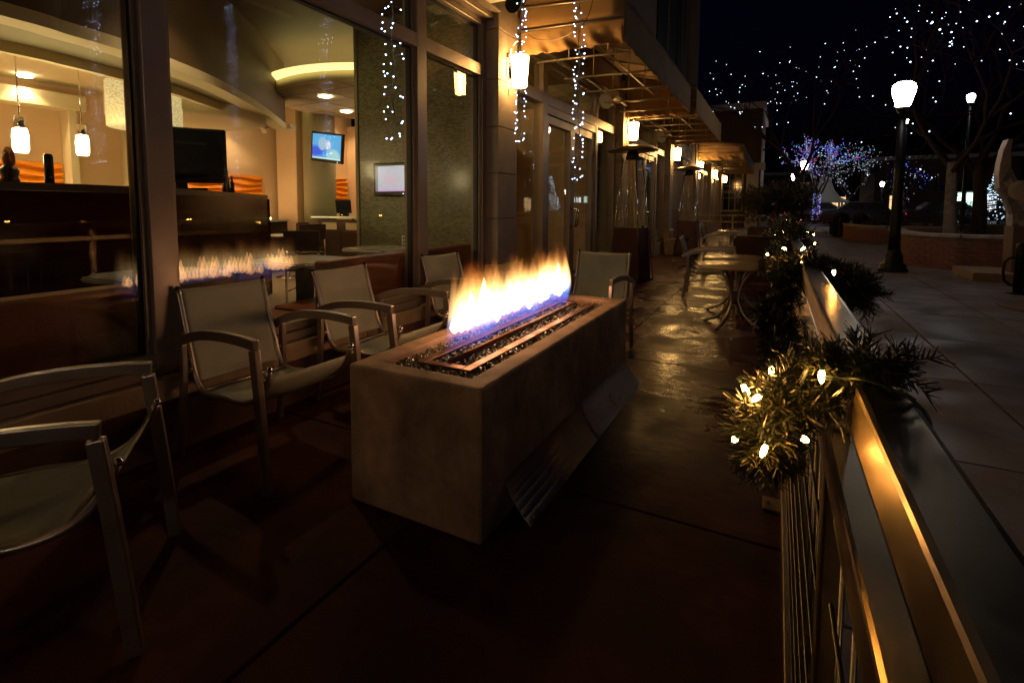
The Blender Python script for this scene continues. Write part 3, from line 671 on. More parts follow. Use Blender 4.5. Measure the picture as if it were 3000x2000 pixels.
MB().box((-.40, -.05, .075), (.40, .02, .60)).build('casing', PLAST_BLK, bt, bevel=.03, seg=3); MB().box((-.24, -.10, .14), (.24, -.05, .46)).build('rear_bulge', PLAST_BLK, bt, bevel=.03); MB().box((-.05, -.05, .02), (.05, .0, .2)).build('neck', PLAST_BLK, bt); MB().box((-.22, -.14, .0), (.22, .1, .025)).build('foot', PLAST_BLK, bt, bevel=.008)

# things on the bar
bu = thing('helmet_bust', 'small bust with crested helmet standing on the bar', 'figurine', (*(onz(30, 531, 1.353) * 1.05)[:2], 1.353))
MB().lathe([(.07, 0), (.075, .02), (.06, .05), (.075, .10), (.06, .14), (.03, .16)], (0, 0, 0), 14).build('shoulders', DARKW, bu)
MB().lathe([(.03, .15), (.048, .19), (.05, .23), (.035, .27), (.01, .285)], (0, 0, 0), 14).build('head', M('bust_bronze', (.35, .18, .08), .4, metal=.5), bu)
MB().tube([(.075, 0, .20), (.07, 0, .27), (.0, 0, .315), (-.07, 0, .27), (-.085, 0, .18)], .018, wh=(.035, .03)).build('crest', M('bust_red', (.45, .12, .05), .6), bu); bu.scale = (.68,) * 3
cn = thing('tall_can', 'tall black drinks can standing on the bar', 'can', (*(onz(146, 536, 1.353) * 1.05)[:2], 1.353))
MB().lathe([(.032, 0), (.038, .008), (.038, .205), (.030, .22), (.028, .222)], (0, 0, 0), 18).build('body', PLAST_BLK, cn); MB().lathe([(.005, .222), (.028, .222), (.03, .226), (.005, .226)], (0, 0, 0), 14).build('lid', CHROME, cn); cn.scale = (.72, .72, .9)
for i, (px_, h, r) in enumerate(((658, .17, .022), (668, .22, .02), (680, .16, .026))):
    p = onz(px_, 562, 1.353); q = thing('condiment_bottle', ['short dark condiment bottle on the bar nearest the television', 'tallest condiment bottle on the bar', 'stout condiment bottle at the end of the bar cluster'][i], 'bottle', (p.x * 1.045, p.y * 1.045, 1.353), 0, 'condiment bottles on the bar')
    MB().lathe([(r, 0), (r, h * .6), (r * .45, h * .75), (r * .45, h)], (0, 0, 0), 12).build('body', PLAST_BLK if i != 1 else DARKW, q); MB().lathe([(r * .5, h), (r * .5, h + .02), (.002, h + .022)], (0, 0, 0), 10).build('cap', CHROME, q)

# window booths and tables
def booth(y0, y1, label):
    b = thing('booth_bench', label, 'bench', (-2.86, (y0 + y1) / 2, 0), 0, 'rust leather booth benches along the window')
    h = (y1 - y0) / 2
    MB().box((-.02, -h, .42), (.14, h, .815)).build('backrest', LEATHER, b, bevel=.035, seg=3); MB().box((-.46, -h, .30), (-.022, h, .45)).build('seat', LEATHER, b, bevel=.03, seg=3); MB().box((-.42, -h + .02, 0), (.12, h - .02, .299)).build('plinth', DARKW, b)
booth(-1.9, 1.93, 'rust leather booth bench behind the large window panes beside the angled chair'); booth(2.66, 4.75, 'rust leather booth bench under the pale wall television')
ot = thing('leather_seat', 'low rust leather seat between the two booth benches', 'seat', (-3.05, 2.28, 0))
MB().box((-.28, -.30, .30), (.28, .30, .45)).build('cushion', LEATHER, ot, bevel=.035, seg=3); MB().box((-.26, -.28, .0), (.26, .28, .299)).build('base', LEATHER, ot, bevel=.01)
TL = ['cream topped booth table reflecting the flames behind the window mullion', 'cream topped booth table on a dark pedestal above the low leather seat', 'cream topped booth table in front of the mosaic partition']
for i, (x, y, r) in enumerate(((-3.62, 1.98, 4), (-3.50, 3.14, 2), (-3.72, 4.42, 0))):
    t = thing('booth_table', TL[i], 'table', (x, y, 0), R(r), 'booth tables by the window')
    MB().box((-.36, -.34, .715), (.36, .34, .752)).build('table_top', LAMIN, t, bevel=.0); t_ = t.children[0]
    bm = bmesh.new(); bm.from_mesh(t_.data); bmesh.ops.bevel(bm, geom=[e for e in bm.edges if abs((e.verts[0].co - e.verts[1].co).z) > .01], offset=.09, segments=6, affect='EDGES'); bmesh.ops.bevel(bm, geom=[e for e in bm.edges if e.calc_face_angle(0) > .8], offset=.014, segments=3, affect='EDGES'); bm.to_mesh(t_.data); bm.free()
    MB().box((-.055, -.055, .02), (.055, .055, .714)).build('pedestal', DARKW, t, bevel=.008); MB().lathe([(.26, 0), (.26, .012), (.05, .03)], (0, 0, 0), 20).build('foot', BLACKM, t)
# dining chairs and counter beyond
def dchair(x, y, rz, label):
    t = thing('dining_chair', label, 'chair', (x, y, 0), rz, 'dark dining chairs inside')
    MB().box((-.22, -.21, .44), (.21, .21, .475)).build('seat', DARKW, t, bevel=.01); MB().box((-.225, -.21, .68), (-.195, .21, .92)).build('backrest', DARKW, t, bevel=.01)
    for sx, sy, h in ((-.21, -.19, .92), (-.21, .19, .92), (.19, -.19, .44), (.19, .19, .44)): MB().cyl((sx, sy, 0), (sx, sy, h - .002), .013, n=7).build('leg', CHROME, t)
    MB().tube([(-.2, -.19, .2), (.19, -.19, .2)], .008, 6).build('stretcher', CHROME, t); MB().tube([(-.2, .19, .2), (.19, .19, .2)], .008, 6).build('stretcher', CHROME, t)
dchair(-6.55, 6.0, R(150), 'dark high backed dining chair in front of the small round table'); dchair(-7.1, 6.6, R(20), 'dining chair behind the small round table by the bar end'); dchair(-5.0, 5.9, R(100), 'dark dining chair in front of the glass topped counter'); dchair(-4.9, 4.45, R(120), 'black dining chair tucked against the booth table by the mosaic partition')
dchair(-4.25, 2.45, R(10), 'black dining chair at the bar side of the flame reflecting table')
rt = thing('bistro_table', 'small round table on a steel post near the bar end', 'table', (-7.2, 6.1, 0))
MB().lathe([(.01, .70), (.30, .70), (.31, .72), (.30, .735), (.01, .735)], (0, 0, 0), 24).build('table_top', LAMIN, rt); MB().cyl((0, 0, .02), (0, 0, .70), .03, n=10).build('post', CHROME, rt); MB().lathe([(.2, 0), (.2, .012), (.03, .03)], (0, 0, 0), 18).build('foot', CHROME, rt)
ct = thing('service_counter', 'dark service counter with greenish glass top under the orange panel', 'counter', (-6.35, 7.0, 0))
MB().box((-.75, -.3, 0), (.95, .3, .96)).build('cabinet', DARKW, ct, bevel=.01)
for i in range(3): MB().box((-.70 + i * .55, -.312, .08), (-.2 + i * .55, -.301, .78)).build('cabinet_door', DARKW, ct, bevel=.004); MB().box((-.62 + i * .55, -.316, .80), (-.28 + i * .55, -.313, .92)).build('name_card', CREAM, ct)
MB().box((-.85, -.36, 1.0), (1.0, .34, 1.03)).build('glass_top', M('green_glass', (.35, .62, .42), .1, var=.05, coat=.5), ct, bevel=.004)
for sx in (-.6, .0, .7): MB().cyl((sx, -.2, .961), (sx, -.2, .999), .02, n=10).build('standoff', CHROME, ct)
for i in range(2):
    st = thing('paper_stack', ['stack of pale printed menus on the glass topped counter', 'second stack of pale menus toward the partition on the glass topped counter'][i], 'papers', (-6.1 + i * .38, 6.95, 1.03), R(8 - 14 * i))
    for k in range(5): MB().box((-.15, -.1, k * .012), (.15, .1, k * .012 + .011)).build('sheet_pad', WHITEP, st)
mo = thing('till_screen', 'dark slanted till screen standing on the glass topped counter', 'monitor', (-6.75, 7.0, 1.03), R(60)); MB().box((-.14, -.02, .05), (.14, .01, .30)).build('screen', PLAST_BLK, mo, bevel=.008).rotation_euler = (R(-14), 0, 0); MB().box((-.07, -.06, 0), (.07, .06, .05)).build('stand', PLAST_BLK, mo)
# rooms behind the doors: drapes and partitions
for k in (0, 1):
    y0 = COLY[k] + .43
    if k == 0: struct('interior_wall', OLIVE, (-4.9, 9.3, 0), (-2.81, 9.4, 3.44))
    else: struct('interior_wall', OLIVE, (-5.2, 9.9, 0), (-5.1, 14.1, 3.44))
for i, (x, y, lb) in enumerate(((-3.7, 7.3, 'orange brown drape behind the first pair of glass doors'), (-4.3, 8.6, 'orange brown drape behind the sidelight past the first doors'), (-4.0, 11.8, 'orange brown drape behind the second pair of doors'))):
    d = MB(); d.grid(lambda u, v: (.05 * math.sin(u * 34) * (1.1 - .5 * v), u * .9 - .45, v * 2.5), 60, 10)
    o = d.build('drape', M('drape_rust', (.42, .13, .03), .7, var=.12), solid=.008); o.location = (x, y, .02); o.rotation_euler = (0, 0, R(35)); tag(o, lb, 'drape', 'rust drapes behind the doors')
can(-3.5, 6.5, 3.42, 9, 'recessed downlight inside the first doors'); can(-3.7, 11.2, 3.42, 9, 'recessed downlight inside the second doors')
can(-4.5, 21.5, 3.42, 12, 'recessed downlight inside the far shop'); can(-4.5, 26, 3.42, 12, 'recessed downlight at the end of the far shop')
struct('interior_wall', OLIVE, (-6.2, 14.2, 0), (-6.1, 28.9, 3.44))
struct('interior_wall', OLIVE, (-8.6, 14.1, 0), (-2.81, 14.2, 3.44))

# ================================================================ FIRE PIT
PX0, PX1, PY0, PY1, PH = -1.475, -.862, 1.535, 3.575, .57
fp = thing('fire_pit', 'long rectangular concrete fire pit with gas burner trough', 'fire pit', ((PX0 + PX1) / 2, (PY0 + PY1) / 2, 0))
hx, hy = (PX1 - PX0) / 2, (PY1 - PY0) / 2; wt = .095; dp = .05
body = MB()
o8 = [(-hx, -hy), (hx, -hy), (hx, hy), (-hx, hy)]; i8 = [(-hx + wt, -hy + wt), (hx - wt, -hy + wt), (hx - wt, hy - wt), (-hx + wt, hy - wt)]
vs = [(x, y, 0) for x, y in o8] + [(x, y, PH) for x, y in o8] + [(x, y, PH) for x, y in i8] + [(x, y, PH - dp) for x, y in i8]
fs = [(0, 3, 2, 1)] + [(i, (i + 1) % 4, 4 + (i + 1) % 4, 4 + i) for i in range(4)] + [(4 + i, 4 + (i + 1) % 4, 8 + (i + 1) % 4, 8 + i) for i in range(4)] + [(8 + i, 8 + (i + 1) % 4, 12 + (i + 1) % 4, 12 + i) for i in range(4)] + [(12, 13, 14, 15)]
body.add(vs, fs); body.build('concrete_body', PITC, fp, bevel=.016, seg=3)
# steel access panel leaning on the street side
ap = MB(); xa = hx + .004
n_ = 7
for i in range(n_):                                                     # concave sheet, curving out to the paving
    t0, t1 = i / n_, (i + 1) / n_
    f_ = lambda t: (xa + .105 * t ** 1.7, .165 - .161 * t)
    (xA, zA), (xB, zB) = f_(t0), f_(t1); ya, yb = -hy + .19, hy - .015
    ap.add([(xA, ya, zA), (xA, yb, zA), (xB, yb, zB), (xB, ya, zB), (xA - .003, ya, zA - .001), (xA - .003, yb, zA - .001), (xB - .003, yb, zB - .001), (xB - .003, ya, zB - .001)],
           [(0, 1, 2, 3), (4, 7, 6, 5), (0, 3, 7, 4), (1, 5, 6, 2)], True)
PANEL = M('panel_steel', (.46, .44, .42), .34, metal=1, var=.05, vs=2, rvar=.10, stretch=(.4, 1.2, .4))
ap.build('access_panel', PANEL, fp)
# burner tray: frame strips and copper pipe
zt = PH - dp + .025
for a, b in (((-.115, -hy + .20), (-.075, hy - .20)), ((.105, -hy + .20), (.145, hy - .20)), ((-.074, -hy + .20), (.104, -hy + .245)), ((-.074, hy - .245), (.104, hy - .20))):
    MB().box((a[0], a[1], zt + .004), (b[0], b[1], zt + .012)).build('burner_frame', COPPER, fp, bevel=.002, seg=1)
MB().tube([(.02, -hy + .25, zt + .014), (.02, hy - .25, zt + .014)], .012, 10).build('burner_pipe', COPPER, fp)
MB().box((-.073, -hy + .246, zt - .03), (.103, hy - .246, zt - .012)).build('burner_pan', BLACKM, fp)
# crushed fire glass filling the trough
gl = MB()
ico = bmesh.new(); bmesh.ops.create_icosphere(ico, subdivisions=1, radius=1); iv = [v.co.copy() for v in ico.verts]; iff = [tuple(v.index for v in f.verts) for f in ico.faces]; ico.free()
def pebble(mb, c, r, rr):
    q = Matrix.Rotation(rr.random() * 6.3, 3, Vector((rr.random() - .5, rr.random() - .5, rr.random() + .1)).normalized()); sx = (rr.uniform(.6, 1.4), rr.uniform(.6, 1.3), rr.uniform(.4, .9))
    mb.add([Vector(c) + q @ Vector((v.x * sx[0] * r * rr.uniform(.75, 1.2), v.y * sx[1] * r * rr.uniform(.75, 1.2), v.z * sx[2] * r)) for v in iv], iff)
for k in range(5200):
    y = -hy + wt + (2 * hy - 2 * wt) * rnd.random() ** 1.25; x = rnd.uniform(-hx + wt, hx - wt)
    pebble(gl, (x, y, zt - .012 + rnd.uniform(-.008, .012)), rnd.uniform(.005, .0105), rnd)
tag(gl.build('fire_glass', FGLASS, fp, recalc=False), kind='stuff')
bedm = MB().box((-hx + wt + .001, -hy + wt + .001, zt - .034), (hx - wt - .001, hy - wt - .001, zt - .0125)).build('glass_bed', FGLASS, fp)

# flames: one ragged curtain of burning gas, thin at its edges
def flame_mat(L_):
    m = bpy.data.materials.new('burning_gas'); m.use_nodes = True; nt = m.node_tree; N = nt.nodes; L = nt.links; N.clear()
    out = N.new('ShaderNodeOutputMaterial'); em = N.new('ShaderNodeEmission'); L.new(em.outputs[0], out.inputs['Volume'])
    tc = N.new('ShaderNodeTexCoord'); sx = N.new('ShaderNodeSeparateXYZ'); L.new(tc.outputs['Object'], sx.inputs[0])
    mp = N.new('ShaderNodeMapping'); mp.inputs['Scale'].default_value = (16, 24, 2.0); L.new(tc.outputs['Object'], mp.inputs[0])
    n = N.new('ShaderNodeTexNoise'); n.inputs['Scale'].default_value = 1; n.inputs['Detail'].default_value = 4; n.inputs['Roughness'].default_value = .6; L.new(mp.outputs[0], n.inputs['Vector'])
    mp2 = N.new('ShaderNodeMapping'); mp2.inputs['Scale'].default_value = (5, 3.2, 1.3); L.new(tc.outputs['Object'], mp2.inputs[0])
    n2 = N.new('ShaderNodeTexNoise'); n2.inputs['Scale'].default_value = 1; n2.inputs['Detail'].default_value = 2; L.new(mp2.outputs[0], n2.inputs['Vector'])
    mul = N.new('ShaderNodeMath'); mul.operation = 'MULTIPLY'; L.new(n.outputs['Fac'], mul.inputs[0]); L.new(n2.outputs['Fac'], mul.inputs[1])
    gap = N.new('ShaderNodeMapRange'); gap.inputs[1].default_value = .0; gap.inputs[2].default_value = .42; gap.inputs[3].default_value = 0; gap.inputs[4].default_value = 1
    # height ramps
    zr = N.new('ShaderNodeMapRange'); zr.inputs[1].default_value = 0; zr.inputs[2].default_value = .42; L.new(sx.outputs['Z'], zr.inputs[0])
    wob = N.new('ShaderNodeMath'); wob.operation = 'MULTIPLY_ADD'; wob.inputs[1].default_value = .22; L.new(n2.outputs['Fac'], wob.inputs[0])
    sub = N.new('ShaderNodeMath'); sub.operation = 'SUBTRACT'; sub.inputs[1].default_value = .11; L.new(zr.outputs[0], sub.inputs[0]); L.new(sub.outputs[0], wob.inputs[2])
    k1 = N.new('ShaderNodeMath'); k1.operation = 'MULTIPLY_ADD'; k1.inputs[1].default_value = 2.2; L.new(n.outputs['Fac'], k1.inputs[0]); k1.inputs[2].default_value = -.66
    k2 = N.new('ShaderNodeMath'); k2.operation = 'MULTIPLY_ADD'; k2.inputs[1].default_value = .9; L.new(n2.outputs['Fac'], k2.inputs[0]); L.new(k1.outputs[0], k2.inputs[2])
    k3 = N.new('ShaderNodeMath'); k3.operation = 'MULTIPLY_ADD'; k3.inputs[1].default_value = -1.02; L.new(zr.outputs[0], k3.inputs[0]); L.new(k2.outputs[0], k3.inputs[2])
    L.new(k3.outputs[0], gap.inputs[0])
    cr = N.new('ShaderNodeValToRGB'); L.new(wob.outputs[0], cr.inputs[0]); e = cr.color_ramp.elements
    e[0].position = .0; e[0].color = (.01, .12, 1, 1); e[1].position = 1; e[1].color = (1, .13, .01, 1)
    for p, c in ((.14, (.03, .20, 1, 1)), (.25, (.35, .50, 1, 1)), (.36, (1, .68, .34, 1)), (.60, (1, .50, .15, 1)), (.80, (1, .32, .06, 1))):
        k = cr.color_ramp.elements.new(p); k.color = c
    sr = N.new('ShaderNodeValToRGB'); L.new(wob.outputs[0], sr.inputs[0]); q = sr.color_ramp.elements
    q[0].position = 0; q[0].color = (.05, .05, .05, 1); q[1].position = 1; q[1].color = (.0, .0, .0, 1)
    for p, v in ((.12, .13), (.22, .24), (.36, .9), (.55, .75), (.75, .34), (.9, .12)):
        k = sr.color_ramp.elements.new(p); k.color = (v, v, v, 1)
    st = N.new('ShaderNodeMath'); st.operation = 'MULTIPLY'; L.new(sr.outputs[0], st.inputs[0]); L.new(gap.outputs[0], st.inputs[1])
    st2 = N.new('ShaderNodeMath'); st2.operation = 'MULTIPLY'; st2.inputs[1].default_value = 20; L.new(st.outputs[0], st2.inputs[0])
    L.new(cr.outputs[0], em.inputs[0]); L.new(st2.outputs[0], em.inputs[1])
    return m
fm = MB(); fy0, fy1 = PY0 + .35, PY1 - .14; FL = fy1 - fy0; NS, NZ = 150, 12
r2 = random.Random(5)
ph = [r2.random() * 6.3 for _ in range(8)]
def ftop(u):
    base = .375 + .03 * math.sin(u * 5 + ph[0]) + .03 * math.sin(u * 23 + ph[1]) + .03 * abs(math.sin(u * 41 + ph[2])) + .03 * abs(math.sin(u * 67 + ph[3])) + .015 * math.sin(u * 131 + ph[4])
    return base * min(1, u / .05 + .6, (1 - u) / .05 + .5)
rings = []
for i in range(NS + 1):
    u = i / NS; y = u * FL; h = ftop(u); col = []
    for j in range(NZ + 1):
        v = j / NZ; w = (.060 + .020 * math.sin(u * 17 + ph[5])) * (1 - v ** 2.6) ** .8 * (.55 + .9 * v * (1 - v) * 2 + .2) * min(1, u * 6 + .08, (1 - u) * 7 + .1) + .0012
        x = .02 * math.sin(u * 9 + v * 2 + ph[6]) * v; col.append((x, w, v * h))
    rings.append((y, col))
vsf = []; fsf = []; K = 2 * (NZ + 1)
for y, col in rings:
    for x, w, z in col: vsf.append((x - w, y, z))
    for x, w, z in reversed(col): vsf.append((x + w, y, z))
for i in range(NS):
    for j in range(K): fsf.append((i * K + j, i * K + (j + 1) % K, (i + 1) * K + (j + 1) % K, (i + 1) * K + j))
fsf.append(tuple(range(K))); fsf.append(tuple(NS * K + j for j in reversed(range(K))))
fm.add(vsf, fsf, True)
flame = fm.build('gas_flames', flame_mat(FL)); flame.location = (-1.235, fy0, zt + .01)
tag(flame, 'row of tall orange and blue gas flames burning along the fire pit', 'flames')
TONGUE = EM('flame_core', (1, .45, .14), 5.5, True); r4 = random.Random(14)
for k in range(30):
    hh = r4.choice((.08, .11, .14, .17, .20)) * r4.uniform(.85, 1.1); ww = .014 + hh * r4.uniform(.07, .12)
    t_ = MB().lathe([(.004, 0), (ww * .7, hh * .12), (ww, hh * .3), (ww * .75, hh * .58), (ww * .3, hh * .85), (.001, hh)], (0, 0, 0), 10).build('flame_tongue', TONGUE, flame)
    t_.location = (r4.uniform(-.015, .015), .06 + (FL - .12) * (k + r4.uniform(.0, 1.0)) / 30, r4.uniform(.055, .085))

# ================================================================ PATIO CHAIRS
def make_chair():
    c = thing('patio_chair', 'x', 'chair', (0, 0, 0))
    hw = .275
    seatc = crom([(-.375, .80), (-.335, .66), (-.285, .50), (-.245, .385), (-.20, .335), (-.13, .325), (-.02, .337), (.09, .335), (.19, .36), (.265, .42), (.315, .515)], 4)
    for s in (-1, 1):
        ins = hw - .045
        arm = crom([(-.345, .535), (-.24, .585), (-.10, .622), (.06, .638), (.20, .638), (.295, .632)], 4)
        MB().tube([(p[0], s * hw, p[1]) for p in arm], .02, wh=(.028, .044), up=(0, 0, 1)).build('armrest', CHAIRM, c, bevel=.005, seg=2)
        MB().tube([(.283, s * hw, .609), (.305, s * hw, .42), (.325, s * hw, .22), (.345, s * hw, .004)], .02, wh=(.030, .042), up=(1, 0, 0)).build('leg', CHAIRM, c, bevel=.005, seg=2)
        MB().tube([(-.27, s * hw, .556), (-.275, s * hw, .38), (-.29, s * hw, .2), (-.32, s * hw, .004)], .02, wh=(.026, .036), up=(1, 0, 0)).build('leg', CHAIRM, c, bevel=.005, seg=2)
        MB().tube([(p[0], s * ins, p[1]) for p in seatc], .0125, 9).build('sling_rail', CHAIRM, c)
        MB().ball((-.376, s * ins, .804), .0145, 9, 6).build('rail_cap', BLACKM, c)
        MB().ball((.316, s * ins, .520), .0145, 9, 6).build('rail_cap', CHROME, c)
        MB().cyl((-.258, s * (ins + .008), .43), (-.274, s * (hw - .012), .43), .008, n=7).build('connector', CHAIRM, c)
        MB().cyl((.298, s * (ins + .005), .48), (.30, s * (hw - .014), .48), .008, n=7).build('connector', CHAIRM, c)
        MB().cyl((-.33, s * (ins + .004), .60), (-.31, s * (hw - .01), .565), .007, n=7).build('connector', CHAIRM, c)
    MB().cyl((-.198, -.225, .330), (-.198, .225, .330), .011, n=8).build('crossbar', CHAIRM, c); MB().cyl((.19, -.225, .352), (.19, .225, .352), .011, n=8).build('crossbar', CHAIRM, c)
    def along(a, b):
        pts = seatc[a:b + 1]
        def f(t):
            k = t * (len(pts) - 1); i = min(int(k), len(pts) - 2); return pts[i].lerp(pts[i + 1], k - i)
        return f
    bk_ = along(0, 13); st_ = along(18, 38)
    def back(u, v):
        p = bk_(1 - v); sag = .022 * (1 - (2 * u - 1) ** 2) * math.sin(PI * min(1, v * 1.0 + .1)); return (p[0] - sag, (u - .5) * .448, p[1] - .006 * (1 - (2 * u - 1) ** 2) * v)
    def seat(u, v):
        p = st_(v); sag = .03 * (1 - (2 * u - 1) ** 2) * math.sin(PI * v); return (p[0], (u - .5) * .448, p[1] - sag + .004)
    MB().grid(back, 14, 16, uv=True).build('backrest', SLING, c, solid=.005); MB().grid(seat, 14, 18, uv=True).build('seat', SLING, c, solid=.005)
    return c
ch0 = make_chair()
def rot_to(dx, dy): return math.atan2(dy, dx)
CHAIRS = [((-1.88, .60, 0), R(50), 'patio chair turned toward the fire pit corner, nearest the large dark window'),
      ((-2.115, 1.67, 0), R(-3), 'patio chair with its back to the window mullion, facing the flames'),
      ((-2.115, 2.53, 0), R(-1), 'patio chair between two others, facing the middle of the fire pit'),
      ((-2.08, 3.63, 0), R(-6), 'patio chair by the second mullion, partly hidden by flames'),
      ((-1.32, 4.17, 0), R(-92), 'patio chair at the end of the fire pit with a tall plain back'),
      ((-.74, 7.62, 0), R(4), 'patio chair drawn up beside the round tables, seen side on'),
      ((-1.0, 12.1, 0), R(8), 'patio chair by the small far table, in front of the wire fence')]
for i, (l, r, lb) in enumerate(CHAIRS):
    if i == 0: ch0.location = l; ch0.rotation_euler = (0, 0, r); ch0['label'] = lb; ch0['group'] = 'aluminium patio chairs with mesh seats'
    else: copy_tree(ch0, l, r, lb, 'aluminium patio chairs with mesh seats')
# pale cloth over the far chair back
tw = MB().grid(lambda u, v: (-.40 + .05 * (1 - v) + .012 * math.sin(u * 9 + v * 5), (u - .5) * .40 + .02 * math.sin(v * 7), .42 + v * .42 + .01 * math.sin(u * 14)), 14, 12).build('cloth', M('pale_cloth', (.50, .62, .66), .8, var=.08), solid=.006)
tw.location = (-.98, 12.1, 0); tag(tw, 'pale blue cloth hung over the back of the far chair', 'cloth')

# ================================================================ ROUND TABLES
def round_table(x, y, label, rz):
    t = thing('round_table', label, 'table', (x, y, 0), rz, 'round patio tables')
    MB().lathe([(.01, .592), (.345, .592), (.362, .597), (.37, .609), (.362, .622), (.35, .626), (.01, .626)], (0, 0, 0), 56).build('table_top', TABLET, t)
    MB().lathe([(.12, .575), (.12, .5915)], (0, 0, 0), 18).build('hub_plate', BLACKM, t)
    for k in range(4):
        a = R(45) + k * PI / 2; pr = crom([(.20, .585), (.155, .55), (.085, .44), (.045, .30), (.075, .18), (.17, .07), (.30, .013)], 4)
        MB().tube([(p[0] * math.cos(a), p[0] * math.sin(a), p[1]) for p in pr], .0155, 9).build('leg', CHAIRM, t); MB().cyl((.30 * math.cos(a), .30 * math.sin(a), 0), (.30 * math.cos(a), .30 * math.sin(a), .012), .02, n=9).build('foot', BLACKM, t)
    MB().cyl((0, 0, .22), (0, 0, .36), .034, n=12).build('leg_collar', CHAIRM, t)
    return t
round_table(-.335, 5.80, 'tan round patio table closest to the fire pit, with curved legs', R(20)); round_table(-.36, 6.62, 'tan round patio table pushed up behind the first one', R(50))
ft = thing('square_table', 'small pale square table beside the far wire fence', 'table', (-.80, 12.6, 0)); MB().box((-.30, -.28, .64), (.30, .28, .675)).build('table_top', LAMIN, ft, bevel=.012); MB().box((-.06, -.06, .02), (.06, .06, .639)).build('pedestal', CAPST, ft, bevel=.01); MB().box((-.2, -.2, 0), (.2, .2, .019)).build('foot', BLACKM, ft, bevel=.004)

# ================================================================ PATIO HEATERS
def heater():
    h = thing('patio_heater', 'x', 'heater', (0, 0, 0)); a, b, c = .245, .195, .085; z0, z1, z2 = .03, .86, 1.98
    def fr(za, zb, ra, rb): return MB().add([(-ra, -ra, za), (ra, -ra, za), (ra, ra, za), (-ra, ra, za), (-rb, -rb, zb), (rb, -rb, zb), (rb, rb, zb), (-rb, rb, zb)], [(0, 3, 2, 1), (4, 5, 6, 7), (0, 1, 5, 4), (1, 2, 6, 5), (2, 3, 7, 6), (3, 0, 4, 7)])
    fr(z0, z1, a, b).build('base_cabinet', MAROON, h, bevel=.008); MB().lathe([(.003, 0), (.05, 0), (.05, .004), (.003, .004)], (0, 0, 0), 18).build('door_hole', BLACKM, h).matrix_local = Matrix.Translation((.02, -.236, .42)) @ Matrix.Rotation(R(86.5), 4, 'X')
    def rad(z): return a + .012 + (c - a) * (z - z0) / (z2 - z0) + .012
    for sx in (-1, 1):
        for sy in (-1, 1): MB().tube([(sx * rad(0), sy * rad(0), 0), (sx * rad(z2), sy * rad(z2), z2)], .011, 8).build('corner_pole', CHROME, h)
    MB().lathe([(.058, z1), (.058, z2 - .02)], (0, 0, 0), 18).build('glass_tube', glass_mat('heater_glass', (.9, .85, .75), .08), h)
    for sx, sy in ((1, 0), (-1, 0), (0, 1), (0, -1)):
        w = MB(); k = 0; z = z1 + .02
        while z < z2 - .03:
            r = rad(z) - .014
            if sx: w.tube([(sx * r, -r, z), (sx * r, r, z)], .0034, 4)
            else: w.tube([(-r, sy * r, z), (r, sy * r, z)], .0034, 4)
            z += .03
        for f in (-.33, .33):
            ra, rb = rad(z1) - .014, rad(z2) - .02
            p0 = (sx * ra, f * ra, z1) if sx else (f * ra, sy * ra, z1); p1 = (sx * rb, f * rb, z2 - .03) if sx else (f * rb, sy * rb, z2 - .03); w.tube([p0, p1], .003, 4)
        tag(w.build('wire_guard', M('guard_steel', (.55, .48, .38), .5, metal=.4, var=.05), h), kind='stuff')
    MB().lathe([(.10, z2 - .03), (.11, z2), (.09, z2 + .07), (.06, z2 + .10)], (0, 0, 0), 20).build('burner_head', BLACKM, h); MB().lathe([(.395, z2 + .105), (.40, z2 + .112), (.25, z2 + .17), (.05, z2 + .205), (.01, z2 + .205), (.05, z2 + .195), (.25, z2 + .16)], (0, 0, 0), 36).build('hood', STEEL, h)
    MB().box((-a - .02, -a - .02, 0), (a + .02, a + .02, .029)).build('foot_plate', BLACKM, h); MB().box((b - .02, -.04, z1 + .002), (b + .005, .04, z1 + .04)).build('control_panel', CHROME, h)
    return h
h0 = heater(); h0.location = (-2.04, 8.62, 0); h0.rotation_euler = (0, 0, R(-12)); h0['label'] = 'pyramid patio heater with maroon base standing by the first glass doors'; h0['group'] = 'pyramid patio heaters'
copy_tree(h0, (-1.88, 13.75, 0), R(0), 'pyramid patio heater with maroon base in front of the shop sign wall', 'pyramid patio heaters')
# small things on the patio floor
rk = MB(); r3 = random.Random(3); pebble(rk, (0, 0, .05), .075, r3); tag(rk.build('rock', STONE, bevel=.01, seg=2, loc=(*onz(1972, 772)[:2], .0)), 'fist sized rock lying on the wet patio', 'rock')
sb = thing('stone_box', 'pale stone box standing against the second column pedestal', 'stone block', (-2.25, 13.8, 0)); MB().box((-.13, -.2, 0), (.13, .2, .30)).build('body', STONE, sb, bevel=.01); MB().box((-.15, -.22, .302), (.15, .22, .40)).build('lid', STONE, sb, bevel=.012)

